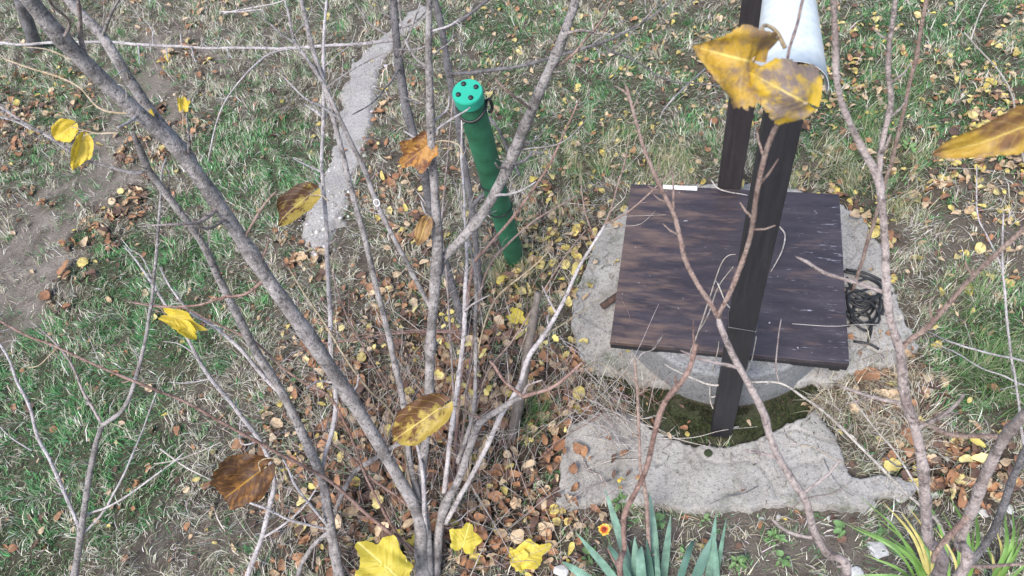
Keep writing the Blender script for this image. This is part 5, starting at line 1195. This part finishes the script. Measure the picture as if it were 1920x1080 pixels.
# pale stones
def stone(px, py, s, label, flat=.5):
    c = P(px, py, .01); bm = bmesh.new(); bmesh.ops.create_icosphere(bm, subdivisions=2, radius=s)
    ax_, bx_ = random.uniform(.8, 1.3), random.uniform(.7, 1.1)
    for v in bm.verts:
        k = 1 + .22 * math.sin(v.co.x * 90 + px) * math.cos(v.co.y * 80 + py) + random.uniform(-.05, .05); v.co = Vector((v.co.x * ax_ * k, v.co.y * bx_ * k, v.co.z * flat * k))
    o = bm_obj('stone', bm, M['stone_pale']); o.location = (c[0], c[1], .008); o.rotation_euler.z = random.uniform(0, 6); tag(o, label, 'stone', 'pale stones in front of the well')
M['stone_pale'] = plain('pale_stone', (.46, .45, .43), .9, var=.2, sc=40, bmp=.5)
for a in ((1776, 857, .020, 'small white stone on the leaves right of the slab tip'), (1752, 928, .026, 'white stone right of the forked sapling stem'), (1688, 936, .020, 'flat white stone at the slab tip'), (1634, 948, .022, 'white stone below the slab edge'), (1710, 953, .024, 'whitish stone half hidden by narrow leaves'),
          (1843, 963, .030, 'large pale stone between the right saplings'), (1892, 957, .024, 'pale stone at the right behind the dark stem'), (1672, 975, .022, 'grey stone among weeds below the slab tip'), (1556, 972, .014, 'pebble on the earth below the slab'), (1460, 970, .013, 'small pale pebble under the slender sapling'), (1428, 973, .013, 'pebble at the front slab edge'), (1645, 1030, .040, 'larger grey stone under the arching leaves'), (1607, 1075, .03, 'grey stone at the bottom edge'), (1052, 1070, .03, 'pale stone at the bottom left of the iris'), (1174, 873, .012, 'tiny white pebble lying on the slab')):
    stone(*a)

tufts('dry_stems', [(700, 640, .12), (760, 700, .12), (820, 760, .12), (880, 820, .10), (940, 880, .10), (700, 850, .12), (640, 780, .12), (600, 900, .12), (720, 960, .12), (860, 950, .10), (980, 640, .08), (960, 720, .08), (1040, 800, .07), (1060, 720, .06), (920, 560, .08), (560, 1000, .12), (1000, 1000, .1), (1120, 760, .05), (1180, 780, .05), (1200, 740, .04), (880, 1050, .1), (640, 1040, .12), (520, 820, .12), (540, 680, .12)],
      34, .12, .38, [(.55, .50, .42), (.40, .36, .31), (.36, .20, .14), (.62, .57, .50), (.24, .19, .16)], 'fine dry stems tangled under the bare trees', 'dry stems', lean=(.3, 1.5), width=(.0012, .0024))
# dry stalks lying left of the well
def stalk(p0, p1, r, mat, label, z0=.02, z1=.05, sag=.01):
    a, b = P(*p0, z0), P(*p1, z1); m1 = a * .66 + b * .34 + rng.normal(0, .012, 3) + [0, 0, sag]; m2 = a * .34 + b * .66 + rng.normal(0, .012, 3) + [0, 0, sag]
    pts = catmull([a, m1, m2, b], .03)
    pts[:, 2] = np.maximum(pts[:, 2], .01)
    o = tube('dry_stalk', pts, np.linspace(r, r * .6, len(pts)), M[mat], None, 5, origin=a)
    tag(o, label, 'stalk', 'dry stalks by the well')
LAB = 'thin pale dry stalk in the heap left of the well'
for k in range(70):
    cx, cy = random.gauss(1140, 38), random.gauss(772, 38); a = random.gauss(.75, .55); Lp = random.uniform(50, 130)
    if random.random() < .25: a = random.uniform(0, 3.1)
    stalk((cx - Lp * math.cos(a) / 2, cy - Lp * math.sin(a) / 2), (cx + Lp * math.cos(a) / 2, cy + Lp * math.sin(a) / 2), random.uniform(.0009, .0024), random.choice(['dry_stalk', 'dry_stalk', 'bark_light', 'dry_tan', 'bark_brown']), LAB, random.uniform(.06, .10), random.uniform(.07, .14))
for p0, p1, r, mt, lb in (((1010, 862), (1170, 735), .0042, 'bark_red', 'long reddish stalk in the litter left of the slab'), ((1046, 792), (1165, 772), .003, 'bark_grey', 'straight grey stalk lying across the left end of the slab'), ((1095, 690), (1175, 790), .003, 'bark_light', 'straight pale stalk leaning over the gap in the apron'),
        ((1050, 630), (1095, 675), .003, 'bark_light', 'pale stalk on the litter left of the apron'), ((1072, 585), (1175, 650), .003, 'bark_grey', 'grey stalk lying on the left apron slab'), ((1100, 880), (1260, 828), .003, 'dry_stalk', 'forked pale stalk lying on the front slab'), ((1145, 900), (1055, 945), .0036, 'bark_pink', 'curved pinkish stalk on the lower left of the slab'),
        ((1085, 845), (1140, 910), .0032, 'bark_pink', 'brownish stalk crossing the lower left of the slab'), ((1185, 790), (1330, 838), .0032, 'dry_stalk', 'pale stalk lying along the mossy gap'), ((1420, 912), (1330, 945), .0018, 'bark_dark', 'thin dark stalk on the front edge of the slab'), ((1485, 607), (1700, 612), .0016, 'dry_stalk', 'long thin white stem across the right edge of the well cover'),
        ((1780, 315), (1940, 325), .0014, 'dry_stalk', 'thin white stem on the grass under the blurred yellow leaf'), ((1830, 396), (1940, 395), .0014, 'dry_stalk', 'thin white straight stem on the grass at the right edge'), ((1230, 822), (1420, 800), .002, 'dry_stalk', 'long curved pale stem round the foot of the front post'),
        ((1500, 835), (1590, 870), .002, 'dry_tan', 'tan stalk lying at the right end of the slab'), ((1545, 860), (1600, 930), .002, 'bark_dark', 'dark withered stem on the right end of the slab'), ((1660, 855), (1750, 905), .004, 'bark_dark', 'dark stick on the litter right of the slab'), ((1480, 955), (1600, 900), .0018, 'bark_brown', 'thin brown stalk along the slab edge'),
        ((880, 1085), (960, 950), .003, 'dry_stalk', 'pale stalk leaning in the litter right of the yellow lobed leaf'), ((838, 985), (905, 945), .0034, 'bark_light', 'short pale stick by the trunk foot'), ((640, 700), (560, 760), .0022, 'dry_stalk', 'pale stalk on dry grass behind the thick trunk')):
    zc_ = .34 if 'well cover' in lb else .07
    stalk(p0, p1, r, mt, lb, zc_, zc_ + .02, .004)
dk = P(1328, 850, SLAB_Z)
o = bm_obj('moss_tuft', (lambda bm: (bmesh.ops.create_icosphere(bm, subdivisions=3, radius=.018), [setattr(v, 'co', Vector((v.co.x * (1 + random.uniform(-.12, .12)), v.co.y * (1 + random.uniform(-.12, .12)), v.co.z * .45))) for v in bm.verts], bm)[2])(bmesh.new()), plain('moss_dark', (.025, .035, .012), .95, var=.5, sc=120, bmp=.8))
o.location = (dk[0], dk[1], SLAB_Z + .003); tag(o, 'round dark moss tuft on the front slab below the post', 'moss')
print('objects', len(bpy.data.objects), 'tris', sum(len(o.data.loop_triangles) if False else len(o.data.polygons) for o in bpy.data.objects if o.type == 'MESH'))
